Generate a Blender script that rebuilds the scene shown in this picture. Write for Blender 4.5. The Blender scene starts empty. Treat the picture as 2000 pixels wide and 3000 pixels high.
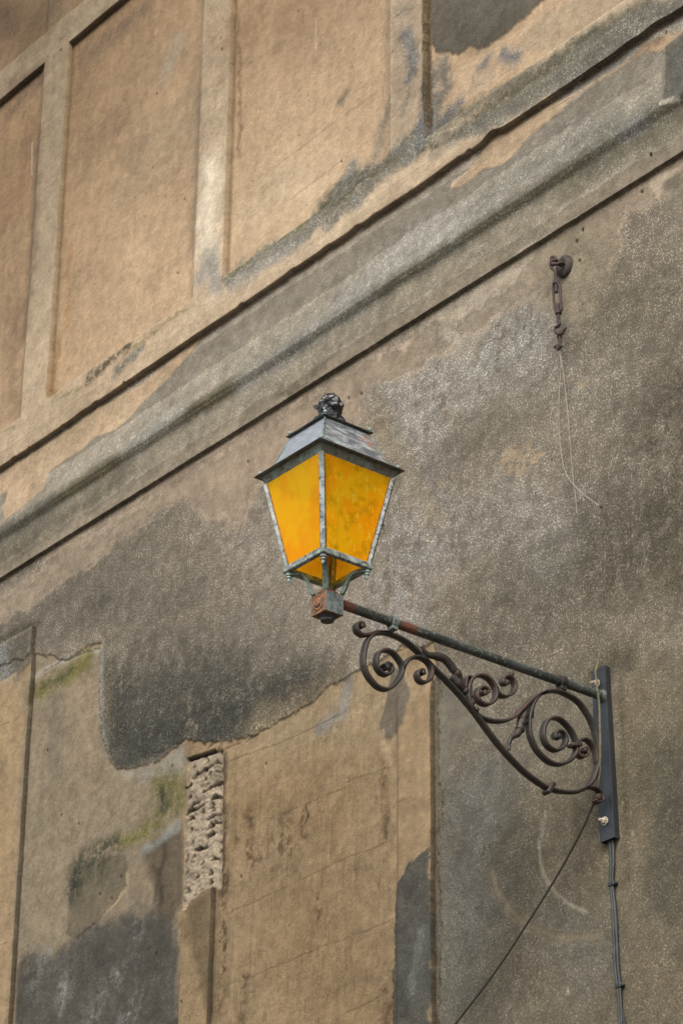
import bpy, math, random
import numpy as np
from mathutils import Vector, Matrix
SC = bpy.context.scene
COL = SC.collection
random.seed(4)
# ---------------------------------------------------------------- camera
cam = bpy.data.cameras.new('camera'); co = bpy.data.objects.new('camera', cam); COL.objects.link(co)
cam.sensor_fit = 'VERTICAL'; cam.sensor_height = 36.0; cam.lens = 101.112
cam.clip_start = 0.1; cam.clip_end = 2000
_p, _a, _r = 0.478963549, 0.669250585, 0.0102224624
_h = Vector((-math.cos(_a), math.sin(_a), 0)); _t = Vector((math.sin(_a), math.cos(_a), 0)); _u = Vector((0, 0, 1))
_d = _h*math.cos(_p)+_u*math.sin(_p); _v = _u*math.cos(_p)-_h*math.sin(_p)
_R = _t*math.cos(_r)+_v*math.sin(_r); _U = _v*math.cos(_r)-_t*math.sin(_r)
M = Matrix((_R, _U, -_d)).transposed().to_4x4(); M.translation = Vector((7.17403, -6.96459, 1.6))
co.matrix_world = M
cam.dof.use_dof = True; cam.dof.focus_distance = 10.1; cam.dof.aperture_fstop = 13
SC.camera = co
# ---------------------------------------------------------------- sky, sun, exposure
SUN_EL, SUN_AZ = math.radians(42), math.radians(143)     # azimuth clockwise from +Y
w = bpy.data.worlds.new('World'); SC.world = w; w.use_nodes = True
nt = w.node_tree; bg = nt.nodes['Background']
sky = nt.nodes.new('ShaderNodeTexSky'); sky.sky_type = 'NISHITA'; sky.sun_disc = False
sky.sun_elevation = SUN_EL; sky.sun_rotation = SUN_AZ; sky.air_density = 1.0; sky.dust_density = 4.0; sky.ozone_density = 1.0
hs = nt.nodes.new('ShaderNodeHueSaturation'); hs.inputs['Saturation'].default_value = 0.35
nt.links.new(sky.outputs[0], hs.inputs['Color']); nt.links.new(hs.outputs[0], bg.inputs[0]); bg.inputs[1].default_value = 0.12
sl = bpy.data.lights.new('sun', 'SUN'); sl.energy = 1.5; sl.angle = math.radians(35); sl.color = (1.0, .93, .84)
so = bpy.data.objects.new('sun', sl); COL.objects.link(so)
sd = Vector((math.sin(SUN_AZ)*math.cos(SUN_EL), math.cos(SUN_AZ)*math.cos(SUN_EL), math.sin(SUN_EL)))
so.rotation_euler = sd.to_track_quat('Z', 'Y').to_euler(); so.location = (0, -8, 20)
vs = SC.view_settings; vs.view_transform = 'Standard'; vs.look = 'None'; vs.gamma = 1; vs.exposure = 1.02
SC.render.resolution_x, SC.render.resolution_y = 682, 1024

# ---------------------------------------------------------------- helpers
def tag(o, label=None, cat=None, group=None, kind=None):
    if label: o['label'] = label
    if cat: o['category'] = cat
    if group: o['group'] = group
    if kind: o['kind'] = kind
    return o
def empty(name, loc, label, cat, group=None):
    o = bpy.data.objects.new(name, None); o.empty_display_size = .1; COL.objects.link(o); o.location = loc
    return tag(o, label, cat, group)
def cr(P, n=8, closed=False):
    """Catmull-Rom through points of any dimension"""
    P = [np.array(p, float) for p in P]; m = len(P); out = []
    for i in range(m if closed else m-1):
        if closed: p0, p1, p2, p3 = P[i-1], P[i], P[(i+1) % m], P[(i+2) % m]
        else: p0, p1, p2, p3 = P[max(i-1, 0)], P[i], P[i+1], P[min(i+2, m-1)]
        for k in range(n):
            t = k/n
            out.append(.5*((2*p1)+(-p0+p2)*t+(2*p0-5*p1+4*p2-p3)*t*t+(-p0+3*p1-3*p2+p3)*t**3))
    if not closed: out.append(P[-1])
    return out
class MB:
    def __init__(s): s.v = []; s.f = []
    def ring(s, pts): i = len(s.v); s.v += [tuple(map(float, p)) for p in pts]; return list(range(i, i+len(pts)))
    def skin(s, rings, cap=True):
        for a, b in zip(rings, rings[1:]):
            n = len(a)
            for k in range(n): s.f.append((a[k], a[(k+1) % n], b[(k+1) % n], b[k]))
        if cap: s.f.append(tuple(reversed(rings[0]))); s.f.append(tuple(rings[-1]))
        return s
    def box(s, a, b):
        (x0, y0, z0), (x1, y1, z1) = a, b
        r0 = s.ring([(x0, y0, z0), (x1, y0, z0), (x1, y1, z0), (x0, y1, z0)]); r1 = s.ring([(x0, y0, z1), (x1, y0, z1), (x1, y1, z1), (x0, y1, z1)])
        return s.skin([r0, r1])
    def frustum(s, c0, s0, z0, s1, z1):
        h0, h1 = s0/2, s1/2; x, y = c0
        q = ((-1, -1), (1, -1), (1, 1), (-1, 1))
        return s.skin([s.ring([(x+a*h0, y+b*h0, z0) for a, b in q]), s.ring([(x+a*h1, y+b*h1, z1) for a, b in q])])
    def bar(s, A, B, wd, th, side=None):
        """rectangular bar from A to B; side = direction of the width"""
        A = np.array(A, float); B = np.array(B, float); t = (B-A)/np.linalg.norm(B-A)
        sd_ = np.array(side if side is not None else (1, 0, 0), float); sd_ -= t*(sd_@t); sd_ /= np.linalg.norm(sd_); n = np.cross(t, sd_)
        c = [(-.5, -.5), (.5, -.5), (.5, .5), (-.5, .5)]
        return s.skin([s.ring([P+sd_*wd*a+n*th*b for a, b in c]) for P in (A, B)])
    def tube(s, P, rad, n=12, closed=False):
        P = [np.array(p, float) for p in P]; m = len(P); rings = []; up = None
        for i, p in enumerate(P):
            t = P[min(i+1, m-1)]-P[max(i-1, 0)]; t = t/(np.linalg.norm(t)+1e-9)
            if up is None:
                up = np.array((0, 0, 1.)) if abs(t[2]) < .9 else np.array((1., 0, 0))
            up = up-t*(up@t); up /= np.linalg.norm(up); b = np.cross(t, up)
            r = rad(i/(m-1)) if callable(rad) else rad
            rings.append(s.ring([p+r*(math.cos(2*math.pi*k/n)*up+math.sin(2*math.pi*k/n)*b) for k in range(n)]))
        return s.skin(rings)
    def lathe(s, c, prof, n=20, axis=2):
        rings = []
        for r, h in prof:
            pts = []
            for k in range(n):
                a = 2*math.pi*k/n; p = [0, 0, 0]; o = [i for i in range(3) if i != axis]
                p[o[0]] = r*math.cos(a); p[o[1]] = r*math.sin(a); p[axis] = h
                pts.append((c[0]+p[0], c[1]+p[1], c[2]+p[2]))
            rings.append(s.ring(pts))
        return s.skin(rings)
    def ball(s, c, r, n=12, sq=(1, 1, 1)):
        return s.skin([s.ring([(c[0]+sq[0]*r*math.sin(t)*math.cos(2*math.pi*k/n), c[1]+sq[1]*r*math.sin(t)*math.sin(2*math.pi*k/n), c[2]+sq[2]*r*math.cos(t)) for k in range(n)])
                       for t in [math.pi*(i+.02)/(n//2+.04) for i in range(n//2+1)]])
    def sweep(s, yz, wd, th, x=0.0):
        """flat bar: curve in the (y,z) plane, wd across x, th in the plane; both may be functions of 0..1"""
        P = [np.array(p, float) for p in yz]; m = len(P); rings = []
        for i, p in enumerate(P):
            t = P[min(i+1, m-1)]-P[max(i-1, 0)]; t /= np.linalg.norm(t)+1e-9; n = np.array((-t[1], t[0]))
            u = i/(m-1); W = (wd(u) if callable(wd) else wd)/2; T = (th(u) if callable(th) else th)/2; c = min(W, T)*.45
            sec = [(-W, -T+c), (-W+c, -T), (W-c, -T), (W, -T+c), (W, T-c), (W-c, T), (-W+c, T), (-W, T-c)]
            rings.append(s.ring([(x+a, p[0]+n[0]*b, p[1]+n[1]*b) for a, b in sec]))
        return s.skin(rings)
    def build(s, name, mat, parent=None, smooth=True, bevel=0, ang=38, label=None):
        me = bpy.data.meshes.new(name); me.from_pydata(s.v, [], s.f); me.materials.append(mat)
        import bmesh
        b = bmesh.new(); b.from_mesh(me); bmesh.ops.recalc_face_normals(b, faces=b.faces); b.to_mesh(me); b.free()
        if smooth:
            me.shade_smooth(); me.set_sharp_from_angle(angle=math.radians(ang))
        o = bpy.data.objects.new(name, me); COL.objects.link(o); o.parent = parent
        if bevel:
            md = o.modifiers.new('bevel', 'BEVEL'); md.width = bevel; md.segments = 2; md.limit_method = 'ANGLE'; md.angle_limit = math.radians(40)
        if label: o['label'] = label
        return o

# ---------------------------------------------------------------- node materials
class NT:
    def __init__(s, name):
        s.m = bpy.data.materials.new(name); s.m.use_nodes = True; s.t = s.m.node_tree; s.p = s.t.nodes['Principled BSDF']; s.out = s.t.nodes['Material Output']
        s.tc = s.t.nodes.new('ShaderNodeTexCoord')
    def n(s, typ, **kw):
        o = s.t.nodes.new(typ)
        for k, v in kw.items(): setattr(o, k, v)
        return o
    def l(s, a, b): s.t.links.new(a, b)
    def noise(s, scale, det=3, rough=.55, vec=None, sx=1, sy=1, sz=1):
        mp = s.n('ShaderNodeMapping'); mp.inputs['Scale'].default_value = (sx, sy, sz); s.l(vec or s.tc.outputs['Object'], mp.inputs['Vector'])
        n = s.n('ShaderNodeTexNoise'); n.inputs['Scale'].default_value = scale; n.inputs['Detail'].default_value = det; n.inputs['Roughness'].default_value = rough
        s.l(mp.outputs[0], n.inputs['Vector']); return n.outputs['Fac']
    def ss(s, v, a, b, lo=0., hi=1.):
        m = s.n('ShaderNodeMapRange', interpolation_type='SMOOTHSTEP'); m.inputs['From Min'].default_value = a; m.inputs['From Max'].default_value = b
        m.inputs['To Min'].default_value = lo; m.inputs['To Max'].default_value = hi; s.l(v, m.inputs['Value']); return m.outputs['Result']
    def math(s, op, a, b=None):
        m = s.n('ShaderNodeMath', operation=op)
        for i, v in enumerate((a, b)):
            if v is None: continue
            if isinstance(v, (int, float)): m.inputs[i].default_value = v
            else: s.l(v, m.inputs[i])
        return m.outputs[0]
    def mix(s, f, a, b, mode='MIX'):
        m = s.n('ShaderNodeMix', data_type='RGBA', blend_type=mode)
        for i, v in ((0, f), (6, a), (7, b)):
            if isinstance(v, (int, float)): m.inputs[i].default_value = v
            elif isinstance(v, tuple): m.inputs[i].default_value = (*v, 1)
            else: s.l(v, m.inputs[i])
        return m.outputs[2]
    def bump(s, h, dist, st=1.0):
        b = s.n('ShaderNodeBump'); b.inputs['Distance'].default_value = dist; b.inputs['Strength'].default_value = st; s.l(h, b.inputs['Height']); s.l(b.outputs[0], s.p.inputs['Normal'])
    def fin(s, col=None, rough=None, metal=0, spec=.5):
        if col is not None:
            if isinstance(col, tuple): s.p.inputs['Base Color'].default_value = (*col, 1)
            else: s.l(col, s.p.inputs['Base Color'])
        if rough is not None:
            if isinstance(rough, (int, float)): s.p.inputs['Roughness'].default_value = rough
            else: s.l(rough, s.p.inputs['Roughness'])
        s.p.inputs['Metallic'].default_value = metal; s.p.inputs['Specular IOR Level'].default_value = spec
        return s.m
def weathered(name, base, c2, c3, sc=18, t2=(.48, .6), t3=(.56, .64), rough=.65, bump=.0008, sc3=60, stretch=(1, 1, 1), spec=.4):
    T = NT(name); n1 = T.noise(sc, 5, .65, sx=stretch[0], sy=stretch[1], sz=stretch[2]); n2 = T.noise(sc3, 4, .6, sx=stretch[0], sy=stretch[1], sz=stretch[2]); n3 = T.noise(sc*12, 3)
    c = T.mix(T.ss(n1, *t2), base, c2); c = T.mix(T.ss(n2, *t3), c, c3); c = T.mix(T.ss(n3, .3, .7, .0, .5), c, (0, 0, 0), 'MIX') if False else c
    T.bump(T.math('ADD', n2, T.math('MULTIPLY', n3, .6)), bump); return T.fin(c, rough, spec=spec)
# ================================================================ THE WALL: relief and plaster, in metres on the facade (x along it, z up)
ZA, ZB = 8.846, 8.166              # under-edge of the ledge, under-edge of the string course
ZP0, ZP1 = 9.07, 11.385            # feet and heads of the upper recessed panels
XE = [-4.10, -2.545, -1.02, .52]   # right-hand arrises of the upright strips
SW = .245                          # strip width
rs = np.random.RandomState(7)
def lines(f0, f1, step, c0, c1, cstep, edges):
    a = [np.arange(c0, f0, cstep), np.arange(f0, f1, step), np.arange(f1, c1+cstep, cstep)]
    g = np.concatenate(a)
    for e in edges: g = g[np.abs(g-e) > .003]
    e = np.array(edges, float); g = np.sort(np.concatenate([g, e-.0004, e+.0004])); return g
xe = [v for X in XE for v in (X-SW, X)] + [-2.50, -2.75]
ze = [ZA, ZB, ZP0, ZP1, 7.77]
gx = lines(-5.15, .85, .0062, -14, 5, .25, [v for v in xe])
gz = lines(4.45, 12.35, .0050, -.1, 14.0, .25, ze)
NX, NZ = len(gx), len(gz)
X, Z = np.meshgrid(gx.astype(np.float32), gz.astype(np.float32))
print('wall grid', NX, NZ)
def vnoise(x, z, seed):
    r = np.random.RandomState(seed).rand(257, 257).astype(np.float32); r[256] = r[0]; r[:, 256] = r[:, 0]
    xi = np.floor(x).astype(np.int32); zi = np.floor(z).astype(np.int32); fx = x-xi; fz = z-zi
    fx = fx*fx*(3-2*fx); fz = fz*fz*(3-2*fz); xi &= 255; zi &= 255
    return (r[zi, xi]*(1-fx)+r[zi, xi+1]*fx)*(1-fz)+(r[zi+1, xi]*(1-fx)+r[zi+1, xi+1]*fx)*fz
def fbm(sx, sz, octv, seed, gain=.55, XX=None, ZZ=None):
    XX = X if XX is None else XX; ZZ = Z if ZZ is None else ZZ
    t = 0; a = 1; tot = 0
    for o in range(octv):
        t = t+a*(vnoise(XX*sx*2**o+17*o, ZZ*sz*2**o+31*o, seed+o)-.5); tot += a; a *= gain
    return (t/tot*2).astype(np.float32)
WX = .8*fbm(5, 6, 6, 11, .65)+.35*fbm(26, 28, 4, 12, .7); WZ = .8*fbm(5, 6, 6, 29, .65)+.35*fbm(26, 28, 4, 30, .7)           # ragged-edge warp
FN = fbm(40, 45, 3, 47, .6); MD = fbm(2.2, 2.6, 5, 61, .55); ST = fbm(26, 1.6, 4, 83, .6); SF = fbm(70, 5, 3, 97, .6); HN = fbm(24, 28, 6, 103, .78)
KE = 1.60
def lin(c): 
    c = np.array(c, float)/255; return np.where(c <= .04045, c/12.92, ((c+.055)/1.055)**2.4)/KE
PC = np.zeros((NZ, NX, 3), np.float32); PS = np.zeros((NZ, NX), np.float32); PT = PS.copy(); PG = PS.copy()+.5; PH = PS.copy()
def win(pts, pad):
    a = np.array(pts); x0, z0 = a.min(0)-pad; x1, z1 = a.max(0)+pad
    i0, i1 = np.searchsorted(gx, [x0, x1]); j0, j1 = np.searchsorted(gz, [z0, z1]); return slice(j0, max(j1, j0+1)), slice(i0, max(i1, i0+1))
def segd(px, pz, a, b):
    ax, az = a; bx, bz = b; dx, dz = bx-ax, bz-az; t = np.clip(((px-ax)*dx+(pz-az)*dz)/(dx*dx+dz*dz+1e-9), 0, 1)
    return np.hypot(px-ax-t*dx, pz-az-t*dz), t
def m_poly(pts, soft=.01, warp=.03):
    w_ = win(pts, abs(warp)*1.2+soft*1.5+.01); x = X[w_]+warp*WX[w_]; z = Z[w_]+warp*WZ[w_]
    d = np.full(x.shape, 9., np.float32); ins = np.zeros(x.shape, bool)
    for a, b in zip(pts, pts[1:]+pts[:1]):
        d = np.minimum(d, segd(x, z, a, b)[0])
        if a[1] != b[1]:
            c = (a[1] > z) != (b[1] > z); ins ^= c & (x < (b[0]-a[0])*(z-a[1])/(b[1]-a[1])+a[0])
    s = np.where(ins, d, -d); t = np.clip((s+soft)/(2*soft), 0, 1); return w_, t*t*(3-2*t)
def m_line(pts, wd, soft=None, warp=.02, taper=False):
    soft = wd if soft is None else soft
    w_ = win(pts, abs(warp)*1.2+wd+soft+.01); x = X[w_]+warp*WX[w_]; z = Z[w_]+warp*WZ[w_]; d = np.full(x.shape, 9., np.float32)
    if len(pts) == 1: pts = pts*2
    L = [math.dist(a, b) for a, b in zip(pts, pts[1:])]; tot = sum(L)+1e-6; acc = 0
    for a, b, l in zip(pts, pts[1:], L):
        dd, t = segd(x, z, a, b)
        if taper: dd = dd+wd*.9*((acc+t*l)/tot)
        d = np.minimum(d, dd); acc += l
    t = np.clip((wd+soft-d)/(2*soft), 0, 1); return w_, t*t*(3-2*t)
def paint(mk, c=None, op=1., S=None, T=None, G=None, H=None, var=0., brk=None):
    w_, m = mk; m = m*op
    if brk: m = m*np.clip((FN[w_]*.3+HN[w_]*1.0+MD[w_]*.4+ST[w_]*.4)*brk[0]+brk[1], 0, 1)
    if c is not None:
        cc = lin(c)[None, None, :]*(1+var*(MD[w_]+.5*FN[w_]))[..., None]; PC[w_] += (cc-PC[w_])*m[..., None]
    for A, v in ((PS, S), (PT, T), (PG, G)):
        if v is not None: A[w_] += (v-A[w_])*m
    if H is not None: PH[w_] += H*m
P, L = m_poly, m_line
W = (slice(0, NZ), slice(0, NX))
# ---- ground coats
up = Z > ZA
PC[:] = lin((172, 144, 112))
PC[~up] = lin((124, 112, 95))
PS[~up] = .75
# grey render of the middle band: long diagonal clouds of pale lichen and dark soot
def cloud(pts, wd, c, op, S=None, T=None, soft=None, warp=.16): paint(L(pts, wd*.5, soft or wd*1.35, warp), c, min(1, op*1.12), S=S, T=T, var=.16, brk=(1.7, .82))
for a in [
 ([(-0.97,7.784),(-0.686,7.742),(-0.412,7.743)], .22, (162,156,145), .75, .95, .1), ([(-1.324,7.897),(-1.087,7.578)], .16, (160,152,140), .6, .9, .1),
 ([(-1.118,7.274),(-1.147,6.975),(-1.262,6.774)], .24, (158,153,145), .75, .95, .1), ([(-0.837,7.099),(-0.436,6.939),(-0.236,6.724)], .2, (146,140,130), .6, .9, .2),
 ([(-2.328,7.515),(-2.067,7.546),(-2.183,7.153)], .22, (150,138,124), .6, .7, .1), ([(-2.962,7.784),(-2.61,7.761)], .2, (136,124,108), .5, .8, .3),
 ([(-0.34,7.462),(0.092,7.311)], .2, (132,124,110), .6, .9, .3), ([(-0.974,7.361),(-0.749,7.391),(-0.424,7.335)], .13, (104,95,78), .75, .6, .6),
 ([(-0.801,7.602),(-0.553,7.556)], .1, (126,118,104), .6, .6, .3),
 ([(0.321,7.015),(0.488,7.096),(0.536,6.698)], .3, (72,66,50), .9, .55, .9), ([(0.11,6.683),(0.458,6.637)], .28, (84,78,62), .85, .7, .8),
 ([(-0.069,6.526),(0.292,6.518),(0.441,6.369)], .2, (76,70,54), .8, .7, .8), ([(0.412,6.201),(0.225,6.179)], .2, (108,98,80), .7, .5, .4),
 ([(-0.981,6.554),(-0.709,6.612),(-0.32,6.507)], .16, (90,84,70), .8, .7, .8), ([(-0.574,6.698),(-0.289,6.686)], .12, (108,101,86), .6, .8, .5),
 ([(-1.859,6.866),(-1.556,6.923),(-1.681,7.179)], .14, (130,118,102), .6, .5, .2), ([(-1.411,7.286),(-1.468,6.994)], .1, (140,128,112), .5, .5, .2),
 ([(-4.439,7.931),(-3.949,7.898),(-3.265,7.95),(-2.831,7.966)], .1, (78,74,62), .65, .6, .8), ([(-4.244,7.665),(-3.618,7.68),(-3.134,7.664)], .14, (86,81,70), .6, .7, .7),
 ([(-3.462,7.623),(-3.116,7.404),(-2.7,7.5)], .12, (80,75,63), .6, .6, .7), ([(-2.446,7.162),(-2.12,7.173),(-2.304,6.917)], .13, (104,96,82), .7, .6, .5),
 ([(-2.783,7.15),(-2.433,6.897)], .12, (80,75,63), .85, .6, .8), ([(-3.17,8.175),(-2.664,8.132)], .09, (140,126,108), .5, .6, .2),
 ([(-2.048,6.933),(-1.855,6.698)], .1, (84,78,66), .8, .6, .8), ([(-1.262,6.734),(-0.98,6.711)], .1, (118,108,92), .5, .7, .4),
 ([(0.078,7.041),(0.265,6.885)], .12, (112,105,88), .6, .8, .4), ([(-0.127,6.912),(0.119,6.869)], .1, (120,112,98), .5, .9, .3),
]: cloud(*a[:4], S=a[4], T=a[5])
PC *= np.where(up, 1, 1+.22*fbm(1.6, 5, 5, 141, .6, XX=X*1.0+Z*.0, ZZ=Z+X*.35))[..., None]
# smooth tan coat hugging the underside of the string course
paint(P([(-4.623,8.074),(-2.91,8.092),(-1.889,8.113),(-1.264,8.114),(-0.4,8.143),(0.133,8.15),(0.634,8.154),(0.629,8.074),(0.179,8.046),(0.065,7.81),(-0.27,7.951),(-0.627,7.918),(-1.086,7.901),(-1.477,7.965),(-1.881,7.782),(-2.344,7.906),(-2.798,7.999),(-3.266,7.962),(-3.834,7.928),(-4.607,7.942)], .05, .09), (160,141,117), .95, S=.22, T=.05, G=.3, var=.06)
paint(P([(-2.979,8.05),(-1.888,8.078),(-1.57,8.017),(-1.476,7.831),(-1.755,7.795),(-2.209,7.873),(-2.334,7.652),(-2.648,7.823)], .06, .1), (172,149,124), .8, S=.15, var=.05)
paint(L([(-4.05,8.108),(-2.912,8.129),(-1.89,8.136)], .025, .03, .04), (176,152,126), .55, S=.1)
paint(P([(-0.317,8.167),(-0.051,8.12),(0.123,7.948),(0.034,7.701),(-0.174,7.675),(-0.38,7.897)], .07, .1), (152,136,112), .8, S=.15, T=0)
paint(L([(-0.484,8.076),(-0.938,8.074),(-0.797,7.878)], .1, .12, .1), (150,140,122), .5, S=.6)
paint(L([(-0.139,7.909),(0.159,7.642),(0.358,7.648)], .14, .15, .1), (108,99,80), .55, S=.7, T=.4)
for c_ in ([(-1.249,8.107),(-1.114,8.101),(-1.189,8.058)], [(-1.386,8.114),(-1.325,8.12),(-1.37,8.073)]): paint(P(c_, .012, .03), (196,172,146), .9, S=0)
# brown-edged flakes in the middle
for c_ in ([(-0.616,7.286),(-0.521,7.287),(-0.402,7.267),(-0.379,7.146),(-0.433,7.128),(-0.551,7.168)], [(-0.794,7.32),(-0.746,7.289),(-0.754,7.261),(-0.809,7.279)], [(-0.963,7.327),(-0.885,7.306),(-0.907,7.263),(-0.978,7.271)], [(-1.049,7.243),(-1.006,7.226),(-1.021,7.195),(-1.056,7.209)], [(-0.377,7.206),(-0.332,7.187),(-0.34,7.145),(-0.379,7.166)],[(-0.103,7.409),(-0.071,7.395),(-0.073,7.371),(-0.1,7.383)]):
    paint(P(c_, .008, .05), (164,142,112), .85, S=0, brk=(7, .35))
paint(L([(-1.402,7.813),(-1.12,7.308),(-0.993,7.133)], .05, .07, .06), (132,114,86), .5, S=.5)
# dark roughcast tongue hanging over the lower storey
dk = [(-3.501,7.415),(-3.457,7.462),(-3.118,7.427),(-2.756,7.274),(-2.311,7.091),(-1.861,6.95),(-1.614,6.758),(-1.552,6.625),(-1.702,6.629),(-1.852,6.591),(-2.037,6.585),(-2.209,6.565),(-2.42,6.596),(-2.487,6.639),(-2.587,6.654),(-2.771,6.663),(-2.842,6.7),(-2.961,6.689),(-3.012,6.675),(-3.172,6.702),(-3.31,6.743),(-3.378,6.818),(-3.462,6.957),(-3.491,7.17)]
wk, mk_ = P(dk, .012, .06); e0_, e1_ = [(-3.495,7.471),(-1.554,6.716)]
zt_ = e0_[1]+(X[wk]-e0_[0])*(e1_[1]-e0_[1])/(e1_[0]-e0_[0]); mk_ = mk_*np.clip((zt_+.10-Z[wk]+.10*WZ[wk])/.30, 0, 1); paint((wk, mk_), (70,67,57), .95, S=.75, T=.8, brk=(1.6, .95))
paint(L([(-3.34,7.119),(-3.276,6.896),(-3.073,6.797),(-2.66,6.781),(-2.296,6.723),(-1.885,6.688)], .05, .10, .08), (54,53,44), .85, S=.6, T=.85, brk=(1.8, .8))
paint(L([(-3.096,7.125),(-2.775,7.015),(-2.304,6.938)], .07, .08, .05), (82,76,65), .5, S=.7)
# ---- lower storey: tan render
tan_lo = [(-2.487,6.634),(-2.419,6.591),(-2.209,6.561),(-2.037,6.58),(-1.852,6.586),(-1.701,6.625),(-1.552,6.625),(-1.406,6.614),(-1.262,6.633),(-1.023,6.568),(-0.975,6.395),(-1,2.976),(-4.098,3.268),(-4.656,7.662),(-4.098,7.614),(-3.793,7.494),(-3.505,7.456),(-3.484,7.167),(-3.451,6.953),(-3.377,6.813),(-3.31,6.739),(-3.171,6.697),(-3.012,6.671),(-2.954,6.682),(-2.841,6.696),(-2.774,6.711)]
paint(P(tan_lo, .003, .05), (150,126,94), 1, S=.08, T=.03, G=.7, H=.007, var=.07)
paint(P([(-1.262,6.574),(-1.023,6.529),(-1.003,6.251),(-1.002,5.798),(-1.031,2.979),(-1.286,3.003),(-1.296,6.427)], .02, .02), (160,134,100), .75, S=0)
paint(L([(-2.159,6.47),(-1.669,6.472),(-1.376,6.454)], .16, .16, .1), (164,142,110), .6)
paint(L([(-2.276,6.241),(-2.027,6.266),(-1.662,6.054)], .15, .15, .1), (140,114,80), .6)
paint(L([(-1.826,5.526),(-1.647,5.202)], .3, .3, .1), (138,112,78), .5)
paint(P([(-1.29,6.544),(-1.247,6.549),(-1.149,6.377),(-1.191,6.274),(-1.289,6.248),(-1.352,6.269),(-1.364,6.331),(-1.318,6.434)], .008, .02), (110,99,83), .95, S=.1, G=.2, H=-.004)
paint(L([(-1.576,6.602),(-1.624,6.457),(-1.788,6.431)], .03, .035, .05), (132,130,124), .75, S=.3)
paint(L([(-1.346,6.267),(-1.303,6.156)], .02, .02, .03), (185,160,125), .6)
# lower left panel
pl = [(-4.098,7.614),(-3.791,7.477),(-3.502,7.427),(-3.484,7.167),(-3.451,6.953),(-3.31,6.734),(-3.012,6.666),(-2.841,6.692),(-2.763,6.697),(-2.761,6.326),(-2.76,5.914),(-2.611,3.128),(-3.87,3.246),(-4.176,6.704)]
paint(P(pl, .01, .012), (140,124,100), .95, S=.12, T=.05, var=.07)
paint(L([(-3.61,7.164),(-3.649,6.769)], .16, .18, .1), (150,130,104), .7)
paint(L([(-3.895,7.353),(-3.87,6.725),(-4.016,6.657)], .07, .1, .08), (124,111,90), .6)
paint(P([(-3.308,6.719),(-3.011,6.662),(-2.841,6.685),(-2.782,6.666),(-2.775,6.562),(-3.058,6.586)], .04, .05), (150,143,127), .7, S=.2)
paint(L([(-3.489,7.399),(-3.466,7.048),(-3.397,6.835)], .018, .02, .02), (142,138,126), .6, S=.4)
# moss
def moss(pts, wd, c, op, T=.5): paint(L(pts, wd, wd*1.2, .07), c, op, S=.35, T=T, brk=(2.6, .8))
paint(L([(-4.087,7.503),(-3.871,7.505),(-3.656,7.459),(-3.502,7.428)], .014, .012, .03), (172,162,144), .7, S=0)
moss([(-4.045,7.394),(-3.879,7.39),(-3.744,7.391),(-3.633,7.422)], .05, (122,113,52), .95); moss([(-3.998,7.407),(-3.821,7.394),(-3.766,7.422)], .03, (84,82,48), .8, .7)
moss([(-4.081,7.448),(-4.083,7.377)], .02, (104,96,44), .8)
moss([(-2.986,6.546),(-2.848,6.536),(-2.792,6.444),(-2.925,6.4),(-2.993,6.399)], .055, (108,102,50), .95); moss([(-2.949,6.514),(-2.91,6.438)], .035, (66,66,46), .95, .8)
moss([(-2.992,6.389),(-3.146,6.36),(-3.287,6.369)], .03, (118,112,50), .9); moss([(-3.287,6.359),(-3.467,6.379),(-3.61,6.355)], .035, (88,86,56), .9)
paint(P([(-3.686,6.377),(-3.501,6.356),(-3.211,6.294),(-3.18,6.232),(-3.199,6.143),(-3.332,6.053),(-3.435,6.008),(-3.575,5.971),(-3.671,6.028),(-3.668,6.188)], .012, .02), (108,96,76), .9, S=.15, G=.2, H=-.004)
moss([(-3.619,6.249),(-3.532,6.3),(-3.371,6.308)], .07, (62,66,50), .95, .6); moss([(-3.653,6.227),(-3.605,6.3)], .04, (58,62,46), .7, .7)
paint(L([(-3.186,6.191),(-3.181,6.127),(-3.332,6.053)], .01, .008, .02), (176,152,120), .8)
paint(P([(-3.07,6.274),(-2.97,6.308),(-2.833,6.288),(-2.764,6.31),(-2.74,5.923),(-2.839,5.858),(-2.915,5.868),(-2.97,6.068),(-3.028,6.157)], .025, .03), (88,75,58), .8, S=.1, T=.2)
paint(L([(-2.909,6.29),(-2.893,6.181),(-2.932,6.119),(-2.905,5.978)], .012, .02, .02), (58,48,38), .85); paint(L([(-2.856,6.254),(-2.823,5.874)], .02, .02, .02), (104,90,70), .6)
paint(L([(-2.976,6.153),(-2.931,6.109),(-2.965,5.995)], .012, .015, .02), (70,58,45), .8)
paint(L([(-2.801,6.31),(-2.984,6.27),(-3.07,6.274)], .025, .02, .04), (140,138,126), .8, S=.3)
# blue-grey bloom at the foot of the panel
paint(P([(-4.129,5.954),(-3.965,6.009),(-3.737,5.961),(-3.592,5.965),(-3.415,5.992),(-3.189,6.004),(-2.945,5.948),(-2.77,5.82),(-2.735,5.239),(-4.16,5.567)], .05, .1), (82,78,69), .92, S=.3, T=.3, var=.16)
for c_ in ([(-3.982,5.821),(-3.87,5.995)], [(-3.265,5.664),(-3.203,5.75)], [(-3.465,5.549),(-3.367,5.638)], [(-3.116,5.953),(-3.073,5.839)], [(-3.147,5.474),(-3.053,5.561)], [(-3.71,5.691),(-3.626,5.754)]): paint(L(c_, .04, .07, .12), (130,127,117), .85, S=.45, brk=(2.6, .6))
for c_ in ([(-3.026,5.654),(-2.931,5.731)], [(-4.049,5.753),(-4.029,5.907)], [(-3.367,5.844),(-3.45,5.782)],[(-2.913,5.477),(-2.978,5.453)]): paint(L(c_, .05, .07, .12), (70,65,55), .7, S=.3)
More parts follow.
